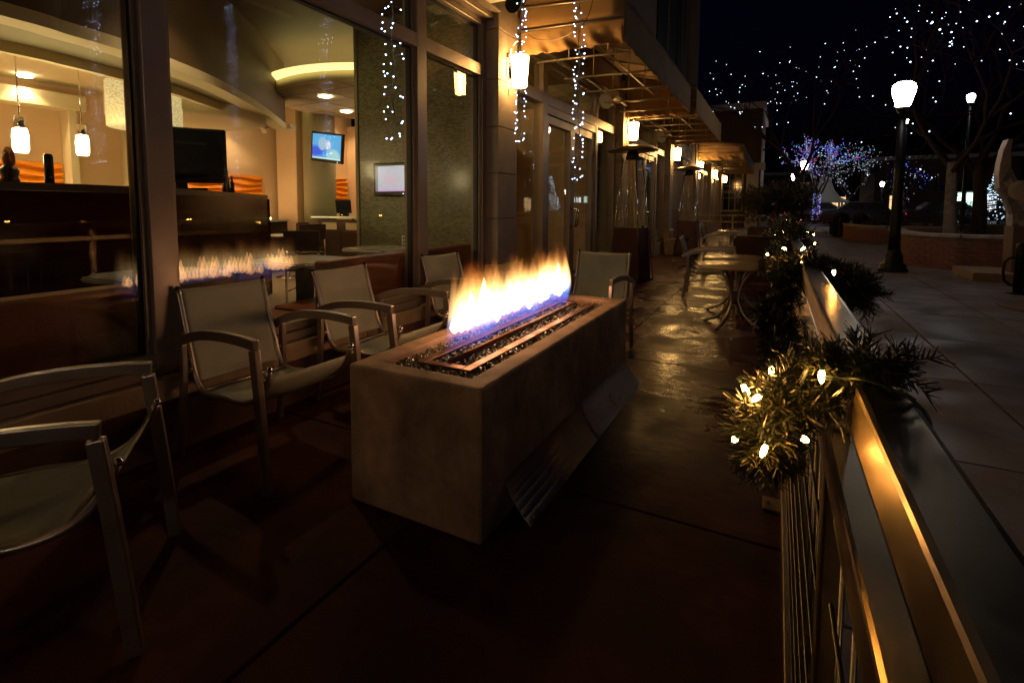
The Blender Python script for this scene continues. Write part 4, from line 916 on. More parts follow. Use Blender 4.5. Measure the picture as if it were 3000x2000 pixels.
# ================================================================ RAILING
RX0, RX1 = .057, .090
rl = thing('patio_railing', 'brushed metal railing with wire mesh panels dividing patio from sidewalk', 'railing', (.073, 0, 0))
RLEN = 15.45
def rb(name, x0, x1, y0, y1, z0, z1, bev=.004): return MB().box((x0 - .073, y0, z0), (x1 - .073, y1, z1)).build(name, STEEL, rl, bevel=bev, seg=2)
rb('top_rail', RX0, RX1, -1.5, .487, 1.022, 1.065); rb('top_rail', RX0, RX1, .49, RLEN, 1.022, 1.065)
rb('mid_rail', RX0 + .001, RX1 - .004, -1.5, RLEN, .902, .945); rb('bottom_rail', RX0 + .001, RX1 - .004, -1.5, RLEN, .06, .095)
posts = [.72, 2.33, 4.0, 5.7, 7.4, 9.1, 10.8, 12.5, 14.2, 15.43]
for y in posts:
    rb('post', RX0 + .003, RX1 - .006, y - .02, y + .02, .0, .901); rb('post', RX0 + .003, RX1 - .006, y - .02, y + .02, .946, 1.0215)
    MB().box((-.075, y - .05, .002), (.06, y + .05, .014)).build('base_plate', STEEL, rl, bevel=.002); MB().cyl((-.055, y, .014), (-.055, y, .026), .009, n=6).build('bolt', STEEL, rl)
wy = MB().tube([(0, -1.5, 0), (0, RLEN, 0)], .0028, 5).build('mesh_wire', STEEL, rl); wy.location = (0, 0, .14)
for k in range(1, 8): inst(wy, rl, (0, 0, .14 + k * .1))
wz = MB().tube([(0, 0, .096), (0, 0, .901)], .0028, 5).build('mesh_wire', STEEL, rl); wz.location = (.004, .15, 0)
y = .25
while y < 9:
    inst(wz, rl, (.004, y, 0)); y += .1
# cross fence at the far end of the patio
xf = thing('end_fence', 'metal fence with wire mesh closing the far end of the patio', 'fence', (-1.1, 15.5, 0))
for z0, z1, nm in ((.94, .985, 'top_rail'), (.77, .81, 'mid_rail'), (.08, .11, 'bottom_rail')): MB().box((-.85, -.02, z0), (1.12, .02, z1)).build(nm, STEEL, xf, bevel=.004)
for x in (-.84, .1, 1.1): MB().box((x - .02, -.018, 0), (x + .02, .018, .939)).build('post', STEEL, xf)
for k in range(20): MB().tube([(-.82 + k * .1, 0, .111), (-.82 + k * .1, 0, .769)], .003, 4).build('mesh_wire', STEEL, xf)
for k in range(7): MB().tube([(-.85, .004, .15 + k * .09), (1.1, .004, .15 + k * .09)], .003, 4).build('mesh_wire', STEEL, xf)

# ================================================================ PINE GARLANDS
def needle_mass(path, rad, ds, nn, nl, nw, rr, flat=1.0):
    mb = MB(); pts = [Vector(p) for p in path]; acc = 0
    for i in range(len(pts) - 1):
        a, b = pts[i], pts[i + 1]; L_ = (b - a).length; t = (b - a).normalized() if L_ else Vector((0, 1, 0)); acc += L_
        while acc > 0:
            acc -= ds; p = a.lerp(b, rr.random())
            d = Vector((rr.gauss(0, 1), rr.gauss(0, 1), rr.gauss(0, 1))); d = (d - t * d.dot(t)).normalized() + t * rr.uniform(-.7, .7); d.normalize()
            Lt = rad * rr.uniform(.55, 1.15); bend = Vector((rr.uniform(-.3, .3), rr.uniform(-.3, .3), rr.uniform(-.45, .1)))
            q0 = p
            for k in range(nn):
                s = (k + rr.random()) / nn; q = p + d * (Lt * s) + bend * (Lt * s * s * .6)
                e = Vector((rr.gauss(0, 1), rr.gauss(0, 1), rr.gauss(0, 1))); e = (e - d * e.dot(d)).normalized(); nd = (d * rr.uniform(.55, 1.0) + e * rr.uniform(.6, 1.0)).normalized()
                w = nd.cross(Vector((rr.gauss(0, 1), rr.gauss(0, 1), rr.gauss(0, 1)))).normalized() * nw * rr.uniform(.7, 1.2); tip = q + nd * nl * rr.uniform(.6, 1.15) + Vector((0, 0, -nl * .06))
                mb.add([q - w, q + w, tip + w * .55, tip - w * .55], [(0, 1, 2, 3)])
    return mb
GP = [ony(2610, 1085, .50), ony(2560, 1068, .49), ony(2480, 1055, .50), ony(2370, 1110, .52), ony(2290, 1190, .50), ony(2230, 1270, .50), ony(2250, 1310, .58), ony(2285, 1200, .74), ony(2290, 1080, .95), ony(2290, 990, 1.15)]
GP2 = [ony(2290, 990, 1.15), ony(2270, 905, 1.3), ony(2300, 835, 1.4), ony(2385, 790, 1.42), ony(2470, 815, 1.34), ony(2530, 865, 1.26), ony(2480, 820, 1.40), ony(2390, 780, 1.5), ony(2310, 785, 1.6), ony(2270, 775, 1.8), ony(2275, 745, 2.15), ony(2300, 715, 2.5)]
GP3 = [ony(2300, 715, 2.5), ony(2330, 690, 3.0), ony(2310, 690, 3.6), ony(2270, 695, 4.2), ony(2300, 665, 5.0), ony(2270, 668, 5.8), ony(2300, 652, 6.8), ony(2285, 650, 8.0)]
ga = thing('pine_garland', 'lit artificial pine garland wound around the patio railing', 'garland', tuple(GP[5]))
ro = Vector(ga.location)
rg_ = random.Random(21)
def rel(l): return [p - ro for p in l]
C1 = crom(rel(GP), 8); C2 = crom(rel(GP2), 8); C3 = crom(rel(GP3), 8)
tag(needle_mass(C1, .030, .0010, 42, .014, .0007, rg_).build('needles', NEEDLE, ga, recalc=False), kind='stuff')
tag(needle_mass(C2, .042, .0017, 40, .018, .0008, rg_).build('needles', NEEDLE, ga, recalc=False), kind='stuff')
tag(needle_mass(C3, .085, .006, 34, .032, .0013, rg_).build('needles', NEEDLE, ga, recalc=False), kind='stuff')
MB().tube(C1 + C2[1:] + C3[1:], .004, 6).build('core_wire', M('green_wire', (.02, .05, .025), .5), ga)
WIREG = MATS['green_wire']
bulb = MB().lathe([(.0006, -.005), (.0017, -.003), (.0022, .0), (.002, .003), (.0012, .005)], (0, 0, 0), 8)
b0 = bulb.build('bulb', WARMB, ga); b0.location = ony(2407, 1103, .475) - ro
socket = MB().cyl((0, 0, .0052), (0, 0, .012), .0019, .0022, 8).build('socket', WIREG, b0)
BL = [(2260, 1087, .52), (2183, 1146, .50), (2216, 1166, .48), (2153, 1286, .47), (2237, 1321, .46), (2357, 1286, .455), (2443, 798, 1.10), (2298, 728, 1.6), (2352, 729, 1.75), (2248, 745, 1.62), (2386, 713, 2.3), (2384, 687, 3.1), (2368, 682, 3.4), (2345, 684, 3.6), (2327, 667, 4.2), (2304, 645, 5.4), (2294, 679, 3.2), (2354, 771, 1.5), (2285, 645, 6.2), (2274, 686, 4.0), (2185, 1140, .52)]
for (x, y, d) in BL:
    k = copy_tree(b0, ony(x, y, d) - ro, rg_.random() * 6, parent=ga); k.rotation_euler = (rg_.uniform(-1.6, 1.6), rg_.uniform(-1.2, 1.2), 0); s_ = 1 if d < .7 else min(1.9, .8 + d * .3); k.scale = (s_,) * 3
MB().tube(crom([b0.location, ony(2480, 1108, .47) - ro, ony(2530, 1112, .46) - ro, ony(2600, 1135, .46) - ro, ony(2670, 1170, .455) - ro, ony(2725, 1240, .45) - ro, ony(2760, 1310, .45) - ro + Vector((0, 0, -.03))], 6), .0011, 6).build('lead_wire', WIREG, ga)
MB().tube(crom([b0.location + Vector((0, .001, -.001)), ony(2480, 1114, .472) - ro, ony(2530, 1108, .462) - ro, ony(2600, 1140, .462) - ro, ony(2670, 1166, .457) - ro, ony(2728, 1242, .452) - ro], 6), .0011, 6).build('lead_wire', WIREG, ga)
g2 = thing('pine_garland', 'unlit pine garland draped along the far end fence', 'garland', (-1.0, 15.44, .9))
GE = crom([(-.45, 0, .02), (-.1, -.03, .06), (.25, 0, -.05), (.6, -.03, .0), (.95, -.02, .08)], 6)
tag(needle_mass(GE, .13, .02, 30, .05, .002, rg_).build('needles', NEEDLE, g2, recalc=False), kind='stuff')

# ================================================================ PLANTERS WITH CLIPPED JUNIPER
pb = thing('planter_box', 'dark maroon square planter box behind the round tables', 'planter', (-.33, 9.75, 0)); MB().box((-.26, -.3, 0), (.28, .3, .70)).build('box', MAROON, pb, bevel=.01); MB().box((-.22, -.26, .701), (.24, .26, .715)).build('soil', DARKGAP, pb)
pb2 = thing('planter_box', 'second dark maroon planter box behind, toward the far fence', 'planter', (-.20, 11.4, 0)); MB().box((-.26, -.3, 0), (.28, .3, .80)).build('box', MAROON, pb2, bevel=.01); MB().box((-.22, -.26, .801), (.24, .26, .815)).build('soil', DARKGAP, pb2)
jt = thing('juniper_tree', 'clipped juniper standard with bushy top growing in the maroon planter', 'tree', (-.12, 9.75, .715))
MB().tube(crom([(.0, 0, -.005), (.03, 0, .14), (.06, .01, .26), (.10, .0, .42), (.15, 0, .62)], 4), [.035] * 4 + [.03] * 13, 9).build('trunk', M('juniper_bark', (.24, .12, .055), .85, var=.35, vs=10, bump=.5, bs=30, stretch=(1, 1, .3)), jt)
jm = MB(); rj = random.Random(9)
for k in range(620):
    th = rj.random() * 2 * PI; rr_ = rj.random() ** .5; zc = rj.gauss(0, .42)
    c_ = Vector((.12 + .46 * rr_ * math.cos(th), .40 * rr_ * math.sin(th), .56 + .20 * zc + .10 * math.sin(3 * th)))
    d = (c_ - Vector((.12, 0, .42))).normalized(); L_ = rj.uniform(.10, .2)
    sub = needle_mass([c_, c_ + d * L_], .05, .03, 9, .034, .003, rj); jm.add(sub.v, sub.f)
    jm.tube([Vector((.13, 0, .45)).lerp(c_, .55), c_], .004, 4)
tag(jm.build('crown', JUNIPER, jt, recalc=False), kind='stuff')

# ================================================================ HANGING ICICLE LIGHT STRINGS
cf = thing('canopy_frame', 'steel overhead canopy frame carrying the hanging light strings', 'canopy frame', (-2.4, 2.6, 3.1))
MB().tube([(1.9, -1.6, .16), (1.9, 1.5, .16)], .02, 8).build('front_bar', FRAMEM, cf)
for y in (-.85, .4, .9): MB().tube([(0.0, y, .2), (1.9, y, .16)], .018, 8).build('cross_bar', FRAMEM, cf)
ledm = MB().ball((0, 0, 0), .0023, 8, 6).build('led', LED); ledm.hide_render = False
TWINE = M('clear_twine', (.30, .27, .22), .4, var=.1)
def icicle(x, y, zb, label, nl, spread, seed, lr=1.0):
    r_ = random.Random(seed); t = thing('light_string', label, 'string lights', (x, y, zb), 0, 'hanging icicle light strings')
    H = 3.26 - zb; ph_ = r_.random() * 6
    core = [(.006 * math.sin(k * .9 + ph_), .006 * math.cos(k * .7), H * k / 60) for k in range(61)]
    MB().tube(core, .0022, 5).build('cord', TWINE, t); MB().tube([(a + .004 * math.sin(i * 2.1), b + .004 * math.cos(i * 2.1), c) for i, (a, b, c) in enumerate(core)], .0018, 4).build('cord', TWINE, t)
    w = MB(); out = []
    for k in range(nl):
        s = (k + r_.random() * .8) / nl; z = H * s; a = r_.choice((R(20), R(200), R(60), R(240), R(150), R(330))) + r_.uniform(-.5, .5); d = spread * r_.uniform(.75, 1.1)
        e = Vector((d * math.cos(a), d * math.sin(a), z + r_.uniform(-.012, .02)))
        p0 = Vector((0, 0, z + r_.uniform(-.01, .01))); md = p0.lerp(e, .5) + Vector((0, 0, r_.uniform(.0, .012)))
        w.tube([p0, md, e], .0011, 3, cap=False); out.append(e)
    for k in range(5):
        a = k * 1.25; e = Vector((.03 * math.cos(a), .03 * math.sin(a), -.03 - .006 * k)); w.tube([(0, 0, .01), e], .0011, 3, cap=False); out.append(e)
    tag(w.build('branch_wires', TWINE, t, recalc=False), kind='stuff')
    for e in out: inst(ledm, t, e, (0, 0, 0), (lr,) * 3)
icicle(-1.40, 1.75, 1.53, 'hanging white light string in front of the large window', 112, .042, 1)
icicle(-1.64, 3.50, 1.72, 'hanging white light string in front of the first wall lamp', 110, .040, 2, 1.15)
icicle(-1.03, 3.00, 1.41, 'hanging white light string in front of the glass doors', 125, .033, 3, 1.0)
bpy.data.objects.remove(ledm)
cw = MB().tube(crom([ony(1545, 100, 4.6), ony(1570, 115, 4.6), ony(1610, 118, 4.5), ony(1645, 112, 4.3), ony(1685, 90, 4.0), ony(1720, 55, 3.9), ony(1740, -10, 3.9)], 6), .003, 5).build('loose_cable', BLACKM); tag(cw, 'thin dark cable looping between the light strings under the awning', 'cable')

# ================================================================ STREET LAMPS
def lamp_head(t, c, s=1.0, gm=None):
    x, y, z = c
    MB().lathe([(.085 * s, 0), (.105 * s, .03 * s), (.165 * s, .24 * s), (.178 * s, .33 * s), (.16 * s, .40 * s), (.10 * s, .445 * s), (.02 * s, .46 * s)], (x, y, z), 24).build('glass_globe', gm or GLOBE, t)
    MB().lathe([(.05 * s, -.16 * s), (.06 * s, -.10 * s), (.10 * s, -.05 * s), (.105 * s, -.002 * s)], (x, y, z), 18).build('globe_collar', BLACKM, t)
def street_lamp(x, y, h, label, s=1.0, heads=((0, 0),), extra=True, grp='black globe street lamps'):
    t = thing('street_lamp', label, 'street lamp', (x, y, 0), 0, grp)
    MB().lathe([(.23, 0), (.23, .05), (.20, .07), (.205, .12), (.15, .17), (.14, .30), (.11, .36), (.105, .40)], (0, 0, 0), 16).build('base', BLACKM, t)
    MB().lathe([(.098, .40), (.085, .7), (.075, 1.6), (.062, h - .17)], (0, 0, 0), 16).build('pole', BLACKM, t)
    if extra: MB().tube([(-.28, .0, h - .95), (.28, 0, h - .95)], .009, 6).build('banner_arm', BLACKM, t)
    for dx, dy in heads:
        lamp_head(t, (dx, dy, h), s, GLOBE2 if dx else None)
        if dx: MB().tube([(0, 0, h - .35), (dx * .6, 0, h - .3), (dx, 0, h - .16)], .025, 8).build('head_arm', BLACKM, t)
    return t
street_lamp(1.92, 12.19, 2.99, 'black street lamp with bright globe beside the curved brick planter')
p2 = ony(2357, 492, 40); street_lamp(p2.x, 40, 3.55, 'black street lamp carrying a square sign, near the coloured light tree', 1.25, extra=False)
p3 = ony(2328, 520, 46); street_lamp(p3.x, 46, 3.1, 'street lamp just behind the sign lamp post', 1.25, extra=False)
p4 = ony(2842, 322, 30); street_lamp(p4.x, 30, 5.6, 'tall street lamp glowing above the bare plaza trees', .8, extra=False)
p5 = ony(2867, 558, 44); street_lamp(p5.x, 44, 2.25, 'low street lamp beside the white lit tree', 1.0, extra=False)
p6 = ony(2584, 548, 50); street_lamp(p6.x, 50, 2.7, 'small distant street lamp behind the plaza shrubs', .8, extra=False)
p7 = ony(2652, 412, 36); street_lamp(p7.x, 36, 5.6, 'distant high street lamp seen past the nearest lamp post', .55, extra=False)
street_lamp(2.6, -8.5, 3.4, 'twin globe street lamp on the sidewalk beside the patio start', 1.0, ((-.35, 0), (.35, 0)), False)
sg2 = thing('street_sign', 'square street sign with a dark bent arrow on the lamp post', 'sign', (p2.x, 39.86, 1.95))
MB().box((-.36, -.02, 0), (.36, .02, .78)).build('plate', TRIMW, sg2, bevel=.02); MB().tube([(-.05, -.024, .12), (0, -.024, .35), (.12, -.024, .55), (.02, -.024, .66)], .02, wh=(.07, .012), up=(0, 1, 0)).build('arrow', BLACKM, sg2)

# ================================================================ PLANTER WALLS (brick, curved)
def arc(cx, cy, r, a0, a1, n): return [(cx + r * math.cos(a0 + (a1 - a0) * k / n), cy + r * math.sin(a0 + (a1 - a0) * k / n)) for k in range(n + 1)]
def planter_wall(path, label, ztop, maxb):
    o = (path[0][0], path[0][1]); t = thing('planter_wall', label, 'planter', (*o, 0)); pl = [(a - o[0], b - o[1]) for a, b in path]
    MB().ribbon(pl, 0, ztop - .07, .22).build('mortar_core', MORTAR, t)
    seg = []; tot = 0
    for a, b in zip(pl[:-1], pl[1:]):
        l = math.hypot(b[0] - a[0], b[1] - a[1]); seg.append((tot, l, a, b)); tot += l
    def at(s):
        for s0, l, a, b in seg:
            if s <= s0 + l + 1e-6:
                f = (s - s0) / l; return Vector((a[0] + (b[0] - a[0]) * f, a[1] + (b[1] - a[1]) * f, 0)), math.atan2(b[1] - a[1], b[0] - a[0])
        a, b = seg[-1][2], seg[-1][3]; return Vector((b[0], b[1], 0)), math.atan2(b[1] - a[1], b[0] - a[0])
    b0_ = MB().box((-.095, -.012, 0), (.095, .004, .058)).build('brick', BRICK, t, bevel=.003, seg=1); n_ = 0; rows = int((ztop - .08) / .068); first = True
    for r in range(rows):
        s = .1 + (.1 if r % 2 else 0)
        while s < tot - .1 and n_ < maxb:
            p, a = at(s); p.z = .008 + r * .068
            if first: b0_.location = p; b0_.rotation_euler = (0, 0, a); first = False
            else: inst(b0_, t, p, (0, 0, a))
            s += .2; n_ += 1
    k = 0; s = 0
    while s < tot - .05:
        e = min(tot, s + .75); sub = [at(s + .003)[0], at((s + e) / 2)[0], at(e - .003)[0]]
        nn_ = Vector((math.sin(at((s + e) / 2)[1]), -math.cos(at((s + e) / 2)[1]), 0)) * .045
        MB().ribbon([(q.x + nn_.x, q.y + nn_.y) for q in sub], ztop - .069, ztop, .32).build('cap_stone', CAPST, t, bevel=.008, seg=1); s = e
    return t
cA = onz(2600, 745); cB = onz(2642, 785); cC = onz(2750, 796); cD = onz(2871, 800)
w1 = crom([(2.48, 16.4), (2.30, 14.6), (2.42, 13.55), (2.85, 13.05), (3.3, 12.85), (4.2, 12.75), (6.2, 13.0)], 6)
planter_wall([(p[0], p[1]) for p in w1], 'curved brick planter wall with concrete cap behind the nearest street lamp', .68, 290)
w2 = crom([(2.35, 26.0), (2.30, 23.6), (2.65, 22.3), (3.3, 21.9), (5.0, 21.9)], 6)
planter_wall([(p[0], p[1]) for p in w2], 'farther curved brick planter wall with concrete cap beside the trash bin', .56, 200)
w3 = [(2.6, 30), (6.5, 27.5), (14, 27)]
planter_wall(w3, 'long low brick planter wall across the back of the plaza', .5, 60)
# shrubs in the planters
def shrub(path, rad, label, seed, zc, h):
    r_ = random.Random(seed); mb = MB()
    for p in path:
        for k in range(26):
            c = Vector((p[0] + r_.gauss(0, rad * .5), p[1] + r_.gauss(0, rad * .4), zc + abs(r_.gauss(0, h * .45)))); b_ = Vector((p[0], p[1], zc)); mb.tube([b_, c], .006, 3)
            for q in range(14):
                d = Vector((r_.gauss(0, 1), r_.gauss(0, 1), r_.gauss(0, .8))).normalized() * rad * .25; w = d.orthogonal().normalized() * .018; mb.add([c + d * .3 - w, c + d * .3 + w, c + d], [(0, 1, 2)])
    o = mb.build('hedge', M('winter_shrub', (.10, .055, .03), .8, var=.5, vs=3), recalc=False); tag(o, label, 'hedge', kind='stuff'); return o
shrub([(2.9 + .5 * k, 22.9 + .15 * (k % 3)) for k in range(6)], .5, 'low brown winter shrubs in the far brick planter', 4, .4, .9)
shrub([(4 + .8 * k, 28.5) for k in range(12)], .6, 'brown hedge along the back of the plaza', 5, .35, .8)

# ================================================================ SCULPTURE, BIKE RACK, TREE GRATE
Y0 = 11.7
def P2(x, y): p = ony(2800 + x * .3317, 380 + y * .3317, Y0); return (p.x, p.z)
def collage():
    m = M('photo_collage', (.3, .28, .26), .5, var=.2); nt = m.node_tree; N = nt.nodes; L = nt.links; b = N['Principled BSDF']; tc = N.new('ShaderNodeTexCoord'); v = N.new('ShaderNodeTexVoronoi'); v.distance = 'CHEBYCHEV'; v.inputs['Scale'].default_value = 8
    mp = N.new('ShaderNodeMapping'); mp.inputs['Rotation'].default_value = (.3, .5, .4); L.new(tc.outputs['Object'], mp.inputs[0]); L.new(mp.outputs[0], v.inputs['Vector']); n = N.new('ShaderNodeTexNoise'); n.inputs['Scale'].default_value = 30; L.new(mp.outputs[0], n.inputs['Vector'])
    bw = N.new('ShaderNodeRGBToBW'); L.new(v.outputs['Color'], bw.inputs[0]); ad = N.new('ShaderNodeMath'); ad.operation = 'MULTIPLY'; L.new(bw.outputs[0], ad.inputs[0]); L.new(n.outputs['Fac'], ad.inputs[1]); rp = N.new('ShaderNodeValToRGB'); L.new(ad.outputs[0], rp.inputs[0]); rp.color_ramp.elements[0].color = (.08, .07, .065, 1); rp.color_ramp.elements[1].color = (.62, .55, .5, 1); rp.color_ramp.elements[1].position = .5; L.new(rp.outputs[0], b.inputs['Base Color']); return m
sl = thing('plaza_sculpture', 'tall curved horn shaped sculpture covered in a grey collage with ring opening', 'sculpture', (3.3, Y0, 0)); o3 = Vector((3.3, Y0, 0))
poly = [P2(*q) for q in ((470, 850), (470, 740), (430, 620), (365, 520), (362, 505), (470, 340), (490, 400), (520, 450), (600, 470), (680, 470), (760, 520), (800, 640), (800, 850))]
MB().prism([(a - 3.3, b) for a, b in poly], -.14, .14, 'y').build('collage_body', collage(), sl, bevel=.01)
poly = [P2(*q) for q in ((361, 503), (355, 400), (370, 300), (400, 180), (440, 90), (483, 88), (467, 200), (470, 330))]
MB().prism([(a - 3.3, b) for a, b in poly], -.12, .12, 'y').build('horn', M('horn_metal', (.45, .36, .29), .45, metal=.3, var=.2), sl, bevel=.008)
ringc = P2(555, 540); rgx = MB().lathe([(.10, -.16), (.165, -.16), (.165, .16), (.10, .16)], (0, 0, 0), 32).build('ring', TRIMW, sl); rgx.location = (ringc[0] - 3.3, -.02, ringc[1]); rgx.rotation_euler = (R(90), 0, 0)
dsk = MB().lathe([(.005, -.150), (.098, -.150), (.098, -.142), (.005, -.142)], (0, 0, 0), 24)  # glowing disc standing in for distant lights visible through the open ring
lm = EM('ring_glow_disc', (1, .75, .25), 1.0); nt = lm.node_tree; vv = nt.nodes.new('ShaderNodeTexVoronoi'); vv.inputs['Scale'].default_value = 26; mm = nt.nodes.new('ShaderNodeMapRange'); mm.inputs[1].default_value = .0; mm.inputs[2].default_value = .5; mm.inputs[3].default_value = 2.6; mm.inputs[4].default_value = 0; nt.links.new(vv.outputs['Distance'], mm.inputs[0]); nt.links.new(mm.outputs[0], nt.nodes['Principled BSDF'].inputs['Emission Strength'])
ln = dsk.build('ring_glow_disc', lm, sl); ln.location = rgx.location; ln.rotation_euler = (R(90), 0, 0)
a_, b_ = P2(468, 851), P2(445, 1240)
MB().prism([(a_[0] - 3.3, a_[1]), (a_[0] - 3.3 + 1.2, a_[1]), (b_[0] - 3.3 + 1.3, .14), (b_[0] - 3.3, .14)], -.2, .2, 'y').build('pedestal', M('pedestal_brown', (.20, .12, .075), .7, var=.15), sl, bevel=.01)
MB().box((-.50, -.45, 0), (1.6, .7, .139)).build('plinth', STONE, sl, bevel=.01)
br_ = thing('bike_rack', 'black steel post bike rack with a loop on each side', 'bike rack', (2.94, 9.9, 0)); MB().lathe([(.055, 0), (.055, .66), (.045, .69), (.01, .70)], (0, 0, 0), 18).build('post', BLACKM, br_)
MB().lathe([(.12, 0), (.12, .012), (.056, .02)], (0, 0, 0), 18).build('base_plate', BLACKM, br_)
for s in (-1, 1): MB().tube([(s * .05, 0, .50), (s * .11, 0, .49), (s * .155, 0, .43), (s * .165, 0, .30), (s * .15, 0, .18), (s * .10, 0, .12), (s * .05, 0, .11)], .017, 9).build('loop', BLACKM, br_)
tg = thing('tree_grate', 'round rusty iron tree grate set in the sidewalk', 'tree grate', (3.05, 8.55, 0)); RUST = M('grate_rust', (.20, .085, .04), .7, var=.35, vs=12, bump=.3)
MB().lathe([(.62, .001), (.66, .001), (.66, .016), (.62, .016)], (0, 0, 0), 48).build('rim', RUST, tg)
for k in range(6):
    r = .14 + k * .085; MB().lathe([(r, .002), (r + .06, .002), (r + .06, .013), (r, .013)], (0, 0, 0), 40).build('ring_bar', RUST, tg)
for k in range(8): a = k * PI / 4; MB().box((.12, -.02, .003), (.62, .02, .0145)).build('spoke', RUST, tg).rotation_euler = (0, 0, a)

# ================================================================ BINS, BENCH, CARS
def bin_(x, y, h, w, label):
    t = thing('trash_bin', label, 'trash bin', (x, y, 0), 0, 'black trash bins'); MB().lathe([(w * .9, 0), (w, .04), (w, h - .08), (w * 1.06, h - .07), (w * 1.06, h)], (0, 0, 0), 20).build('drum', BLACKM, t); MB().lathe([(w * 1.0, h), (w * .96, h + .05), (w * .4, h + .09), (.01, h + .09)], (0, 0, 0), 20).build('lid', BLACKM, t)
    for k in range(14): a = 2 * PI * k / 14; MB().box((w + .001, -.02, .06), (w + .016, .02, h - .1)).build('slat', BLACKM, t).rotation_euler = (0, 0, a)
bin_(2.22, 25.0, .88, .27, 'black trash bin in front of the far brick planter'); bin_(3.05, 26.6, .84, .26, 'black trash bin behind the far brick planter')
be = thing('park_bench', 'dark slatted bench at the back of the plaza by the bin', 'bench', (1.5, 27.5, 0)); 
for k in range(4): MB().box((-.75, -.2 + k * .11, .42), (.75, -.11 + k * .11, .455)).build('seat_slat', MAROON, be, bevel=.004)
for k in range(3): MB().box((-.75, .26, .53 + k * .11), (.75, .285, .62 + k * .11)).build('back_slat', MAROON, be, bevel=.004)
for x in (-.6, .6): MB().box((x - .03, -.2, 0), (x + .03, .25, .419)).build('leg', BLACKM, be); MB().box((x - .03, .286, .0), (x + .03, .32, .84)).build('leg', BLACKM, be)
def car(x, y, rz, col, label):
    t = thing('parked_car', label, 'car', (x, y, -.05), rz, 'cars parked along the street'); cm = M('car_' + label.split()[0], col, .25, var=.03, coat=.6)
    prof = [(-2.2, .35), (-2.25, .7), (-2.1, .95), (-1.5, 1.02), (-.95, 1.55), (.55, 1.6), (1.3, 1.08), (2.1, .95), (2.25, .65), (2.2, .35)]
    MB().prism(prof, -.85, .85, 'y').build('body', cm, t, bevel=.07, seg=2)
    MB().prism([(-1.35, 1.06), (-.92, 1.48), (-.2, 1.52), (-.2, 1.06)], -.862, .862, 'y').build('side_window', ALUD, t); MB().prism([(-.1, 1.06), (-.1, 1.52), (.5, 1.52), (1.12, 1.08)], -.862, .862, 'y').build('side_window', ALUD, t)
    for sx in (-1.4, 1.4):
        for sy in (-.8, .8):
            w = MB().lathe([(.2, -.1), (.33, -.1), (.34, 0), (.33, .1), (.2, .1)], (0, 0, 0), 20).build('wheel', BLACKM, t); w.location = (sx, sy, .34); w.rotation_euler = (R(90), 0, 0)
            MB().lathe([(.01, -.06), (.19, -.07), (.2, .07), (.01, .06)], (0, 0, 0), 14).build('rim', CHROME, w)
    for sy in (-.65, .65): MB().box((-2.26, sy - .12, .68), (-2.2, sy + .12, .82)).build('tail_light', EM('tail_red', (1, .03, .02), 4), t); MB().box((2.2, sy - .12, .68), (2.26, sy + .12, .8)).build('headlight', WHITEP, t)
c1 = ony(2520, 625, 42); car(c1.x, 42, R(180), (.05, .055, .08), 'dark blue car parked across the end of the plaza')
c2 = ony(2770, 628, 44); car(c2.x, 44, 0, (.03, .03, .035), 'black car parked beyond the plaza hedge')
c3 = ony(2400, 625, 47); car(c3.x, 47, 0, (.22, .22, .23), 'grey car with red tail lights beyond the bench')

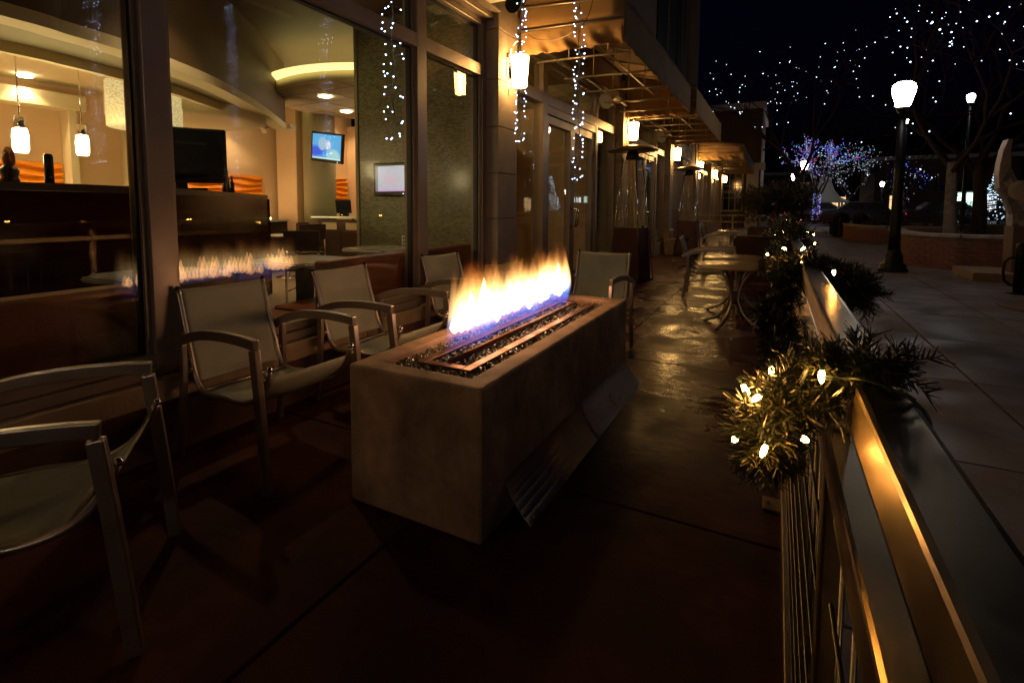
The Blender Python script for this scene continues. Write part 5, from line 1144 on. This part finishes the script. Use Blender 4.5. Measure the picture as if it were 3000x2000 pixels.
# ================================================================ TREES
def bare_tree(x, y, h, spread, label, seed, bark, lights=None, every=.45, lsize=.03, tr=.13, levels=5, z0=1.8, kids=3, twig=TWIG, jit=.4, trunkl=0, cat='tree', grp=None, every2=.34):
    r_ = random.Random(seed); t = thing('tree', label, cat, (x, y, 0), 0, grp); tm = MB(); bm_ = MB(); lp = []
    base = crom([(0, 0, -.05), (r_.uniform(-.05, .05), 0, z0 * .5), (r_.uniform(-.1, .1), r_.uniform(-.1, .1), z0)], 4); tm.tube(base, [tr * (1.35 - .5 * k / len(base)) for k in range(len(base))], 12)
    tm.build('trunk', bark, t)
    def grow(p, d, L_, r, lv):
        n = 4; pts = [p]; q = p.copy(); dd = d.copy()
        for k in range(n):
            dd = (dd + Vector((r_.gauss(0, .16), r_.gauss(0, .16), r_.gauss(.02, .12)))).normalized(); q = q + dd * L_ / n; pts.append(q.copy())
        bm_.tube(pts, [r * (1 - .45 * k / n) for k in range(n + 1)], 5 if lv > 2 else 3, cap=False)
        if lights:
            m = max(1, int(L_ / every)) if (every < .6 or r_.random() < every2) else 0
            for k in range(m):
                if lv <= levels - trunkl or True:
                    s = (k + r_.random()) / m; i = min(int(s * n), n - 1); lp.append(pts[i].lerp(pts[i + 1], s * n - i) + Vector((r_.gauss(0, jit), r_.gauss(0, jit), r_.gauss(0, jit))))
        if lv == 0: return
        for k in range(kids if lv > 1 else 2):
            a = r_.uniform(0, 2 * PI); tilt = r_.uniform(.35, .85); o = d.orthogonal().normalized(); o = Matrix.Rotation(a, 3, d) @ o
            nd = (dd * math.cos(tilt) + o * math.sin(tilt) * spread).normalized(); s = r_.uniform(.55, 1.0); i = min(int(s * n), n - 1)
            grow(pts[i + 1], nd, L_ * r_.uniform(.6, .82), r * .55, lv - 1)
    for k in range(kids + 1):
        a = 2 * PI * k / (kids + 1) + r_.uniform(-.4, .4); grow(base[-1] - Vector((0, 0, r_.uniform(0, z0 * .15))), Vector((math.cos(a) * spread * .8, math.sin(a) * spread * .8, r_.uniform(.7, 1.1))).normalized(), h * .30, tr * .6, levels)
    tag(bm_.build('crown', twig, t, recalc=False), kind='stuff')
    if trunkl and lights:
        for k in range(trunkl): a = r_.random() * 6.3; z = r_.uniform(.2, z0); lp.append(Vector((tr * 1.3 * math.cos(a), tr * 1.3 * math.sin(a), z)))
    if lights:
        by = {}
        for q in lp: by.setdefault(r_.randrange(len(lights)), []).append(q)
        for k, ps in by.items():
            m = MB()
            for q in ps:
                s = lsize * r_.uniform(.45, 1.1); m.add([q + Vector(v) * s for v in ((1, 0, 0), (-1, 0, 0), (0, 1, 0), (0, -1, 0), (0, 0, 1), (0, 0, -1))], [(0, 2, 4), (2, 1, 4), (1, 3, 4), (3, 0, 4), (2, 0, 5), (1, 2, 5), (3, 1, 5), (0, 3, 5)])
            tag(m.build('fairy_lights', lights[k], t, recalc=False), kind='stuff')
    return t
COLS = [EM('fairy_blue', (.03, .05, 1), 1.3), EM('fairy_violet', (.35, .05, 1), 1.1), EM('fairy_red', (1, .05, .08), .8), EM('fairy_green', (.05, 1, .35), .7), EM('fairy_white', (.5, .7, 1), 1.3), EM('fairy_blue2', (.06, .16, 1), 1.3)]
bare_tree(4.18, 18.86, 8.0, .95, 'pale barked bare tree in the brick planter, branches strung with white lights', 31, PALEBARK, [LEDFAR], 1.5, .024, .12, 4, 2.4, every2=.26)
bare_tree(6.0, 24.0, 10.0, 1.0, 'dark trunked bare tree behind the planter strung with sparse white lights', 37, BARK, [LEDFAR], 1.7, .030, .17, 4, 2.6, every2=.34)
bare_tree(.9, 33.5, 10.5, .9, 'tall bare tree strung with white lights past the end of the storefront', 43, BARK, [LEDFAR], 1.6, .026, .16, 4, 2.8, every2=.3)
q_ = ony(2392, 600, 45); bare_tree(q_.x, 45, 5.6, .75, 'bare tree densely wrapped in blue, violet and red fairy lights', 53, BARK, COLS, .15, .034, .17, 4, 2.2, trunkl=420, jit=.03)
q_ = ony(2480, 600, 52); bare_tree(q_.x, 52, 6.0, 1.0, 'distant bare tree with drooping white fairy lights', 59, BARK, [EM('fairy_far', (.7, .85, 1), 1.1)], .5, .026, .14, 4, 2.0, jit=.1)
q_ = ony(2650, 600, 55); bare_tree(q_.x, 55, 5.0, .9, 'small distant tree dotted with cool white lights', 61, BARK, [MATS['fairy_far'], COLS[0]], .5, .03, .1, 3, 1.6, jit=.1)
# white lit conical tree
wt_ = thing('lit_conifer', 'conical tree covered in white lights beside the lit shopfront', 'tree', (*ony(2925, 640, 40)[:2], 0)); cm_ = MB(); lmn = MB(); rw = random.Random(8)
MB().cyl((0, 0, -.05), (0, 0, 3.2), .08, .02, 8).build('trunk', BARK, wt_)
for k in range(900):
    z = .5 + 3.2 * rw.random() ** 1.3; rr_ = 1.25 * (1 - (z - .3) / 3.8); a = rw.random() * 6.3; e = Vector((rr_ * math.cos(a) * rw.uniform(.5, 1), rr_ * math.sin(a) * rw.uniform(.5, 1), z)); cm_.tube([(0, 0, z + .1), e], .01, 3, cap=False)
    if k % 2 == 0: s = .03; lmn.add([e + Vector(v) * s for v in ((1, 0, 0), (-1, 0, 0), (0, 1, 0), (0, -1, 0), (0, 0, 1), (0, 0, -1))], [(0, 2, 4), (2, 1, 4), (1, 3, 4), (3, 0, 4), (2, 0, 5), (1, 2, 5), (3, 1, 5), (0, 3, 5)])
tag(cm_.build('crown', JUNIPER, wt_, recalc=False), kind='stuff'); tag(lmn.build('fairy_lights', EM('fairy_conifer', (.55, .8, 1), 2.2), wt_, recalc=False), kind='stuff')

# ================================================================ FAR BUILDINGS
def far_building(name, label, x0, x1, y, h, mat, wins=(), depth=8, lit=None):
    t = thing(name, label, 'building', ((x0 + x1) / 2, y, 0)); cx = (x0 + x1) / 2
    MB().box((x0 - cx, 0, -.05), (x1 - cx, depth, h)).build('wall', mat, t); MB().box((x0 - cx - .15, -.15, h + .001), (x1 - cx + .15, depth + .1, h + .35)).build('cornice', TRIMW, t, bevel=.02)
    for (a, b, z0, z1, m) in wins:
        f = MB().box((a - cx - .08, -.05, z0 - .08), (b - cx + .08, -.001, z1 + .08)).build('window', TRIMW, t); MB().box((a - cx, -.06, z0), (b - cx, -.051, z1)).build('pane', m, f)
        for k in range(1, 4): MB().box((a - cx + (b - a) * k / 4 - .015, -.066, z0), (a - cx + (b - a) * k / 4 + .015, -.061, z1)).build('glazing_bar', TRIMW, f)
        for k in range(1, 3): MB().box((a - cx, -.069, z0 + (z1 - z0) * k / 3 - .012), (b - cx, -.0665, z0 + (z1 - z0) * k / 3 + .012)).build('glazing_bar', TRIMW, f)
    return t
DARKP = M('dark_pane', (.015, .02, .018), .1, var=.3); LITW = EM('lit_warm', (1, .62, .28), 1.3); LITG = EM('lit_green', (.65, 1, .75), 2.4); LITC = EM('lit_cool', (.9, .95, 1), 2.2)
fb = far_building('corner_building', 'dark brick corner building with white trim closing the end of the storefront', -8, -.85, 33.2, 6.6, DWALL, [(-3.0, -1.75, 1.0, 3.05, DARKP)])
MB().box((2.9, -.25, 0), (3.5, -.001, 3.2)).build('pilaster', TRIMW, fb, bevel=.02); MB().box((-.6, -.3, 3.205), (3.8, .0, 3.6)).build('band', TRIMW, fb, bevel=.03)
text_mesh('CHEERS', 'window_lettering', LETT, fb, (1.5, -.075, 1.95), (R(90), 0, 0), .24, .003)
for i, (x0, x1, y, h, lb) in enumerate(((8, 18, 62, 5.5, 'distant shop building with lit shopfront and blue awning beyond the plaza'), (19, 34, 66, 6.5, 'distant brick shop building at the right of the blue awning'), (-2, 7.5, 74, 5, 'distant low shop row glowing behind the coloured tree'))):
    if i == 0: ws = [(9.2, 10.2, .6, 2.2, LITW), (14.0, 15.2, .4, 2.4, LITG), (15.6, 16.6, .4, 2.3, LITC)]
    elif i == 1: ws = [(20, 22, .5, 2.4, LITC), (24, 26, .5, 2.4, LITW)]
    else: ws = [(-1, .2, .8, 2, LITC), (1.5, 3, .9, 2.2, LITC), (4.2, 5.0, .9, 2.0, LITW), (5.6, 7.0, .9, 2.3, LITW)]
    t = far_building('shop_building', lb, x0, x1, y, h, DWALL, ws, 10)
    if i == 0: MB().prism([(-1.2, 2.5), (0, 3.2), (0, 2.45)], 1.0 - 1.6, 1.0 + 2.6, 'x').build('blue_awning', M('awning_blue', (.04, .06, .12), .7), t)
# bell roofed pavilion
pv_ = ony(2415, 600, 50); pa = thing('pavilion', 'pale bell roofed pavilion behind the bench', 'pavilion', (pv_.x, 50, 0)); MB().lathe([(1.75, 1.5), (1.6, 1.62), (1.0, 1.95), (.62, 2.5), (.42, 3.1), (.40, 3.5), (.02, 3.55)], (0, 0, 0), 26).build('roof', M('pavilion_roof', (.42, .42, .36), .7, var=.1), pa)
for k in range(8): a = k * PI / 4; MB().cyl((1.5 * math.cos(a), 1.5 * math.sin(a), -.05), (1.5 * math.cos(a), 1.5 * math.sin(a), 1.6), .07, n=8).build('post', TRIMW, pa)
# snow patches by the bench
sn = MB(); rs = random.Random(12)
for k in range(60): pebble(sn, (rs.uniform(-.6, 2.0), 28.6 + rs.gauss(0, .4), 0), rs.uniform(.05, .22), rs)
for k in range(30): pebble(sn, (rs.uniform(2.6, 5), 29.3 + rs.gauss(0, .3), .0), rs.uniform(.05, .2), rs)
tag(sn.build('snow', SNOW, recalc=False), 'patches of old snow behind the bench', 'snow', kind='stuff')
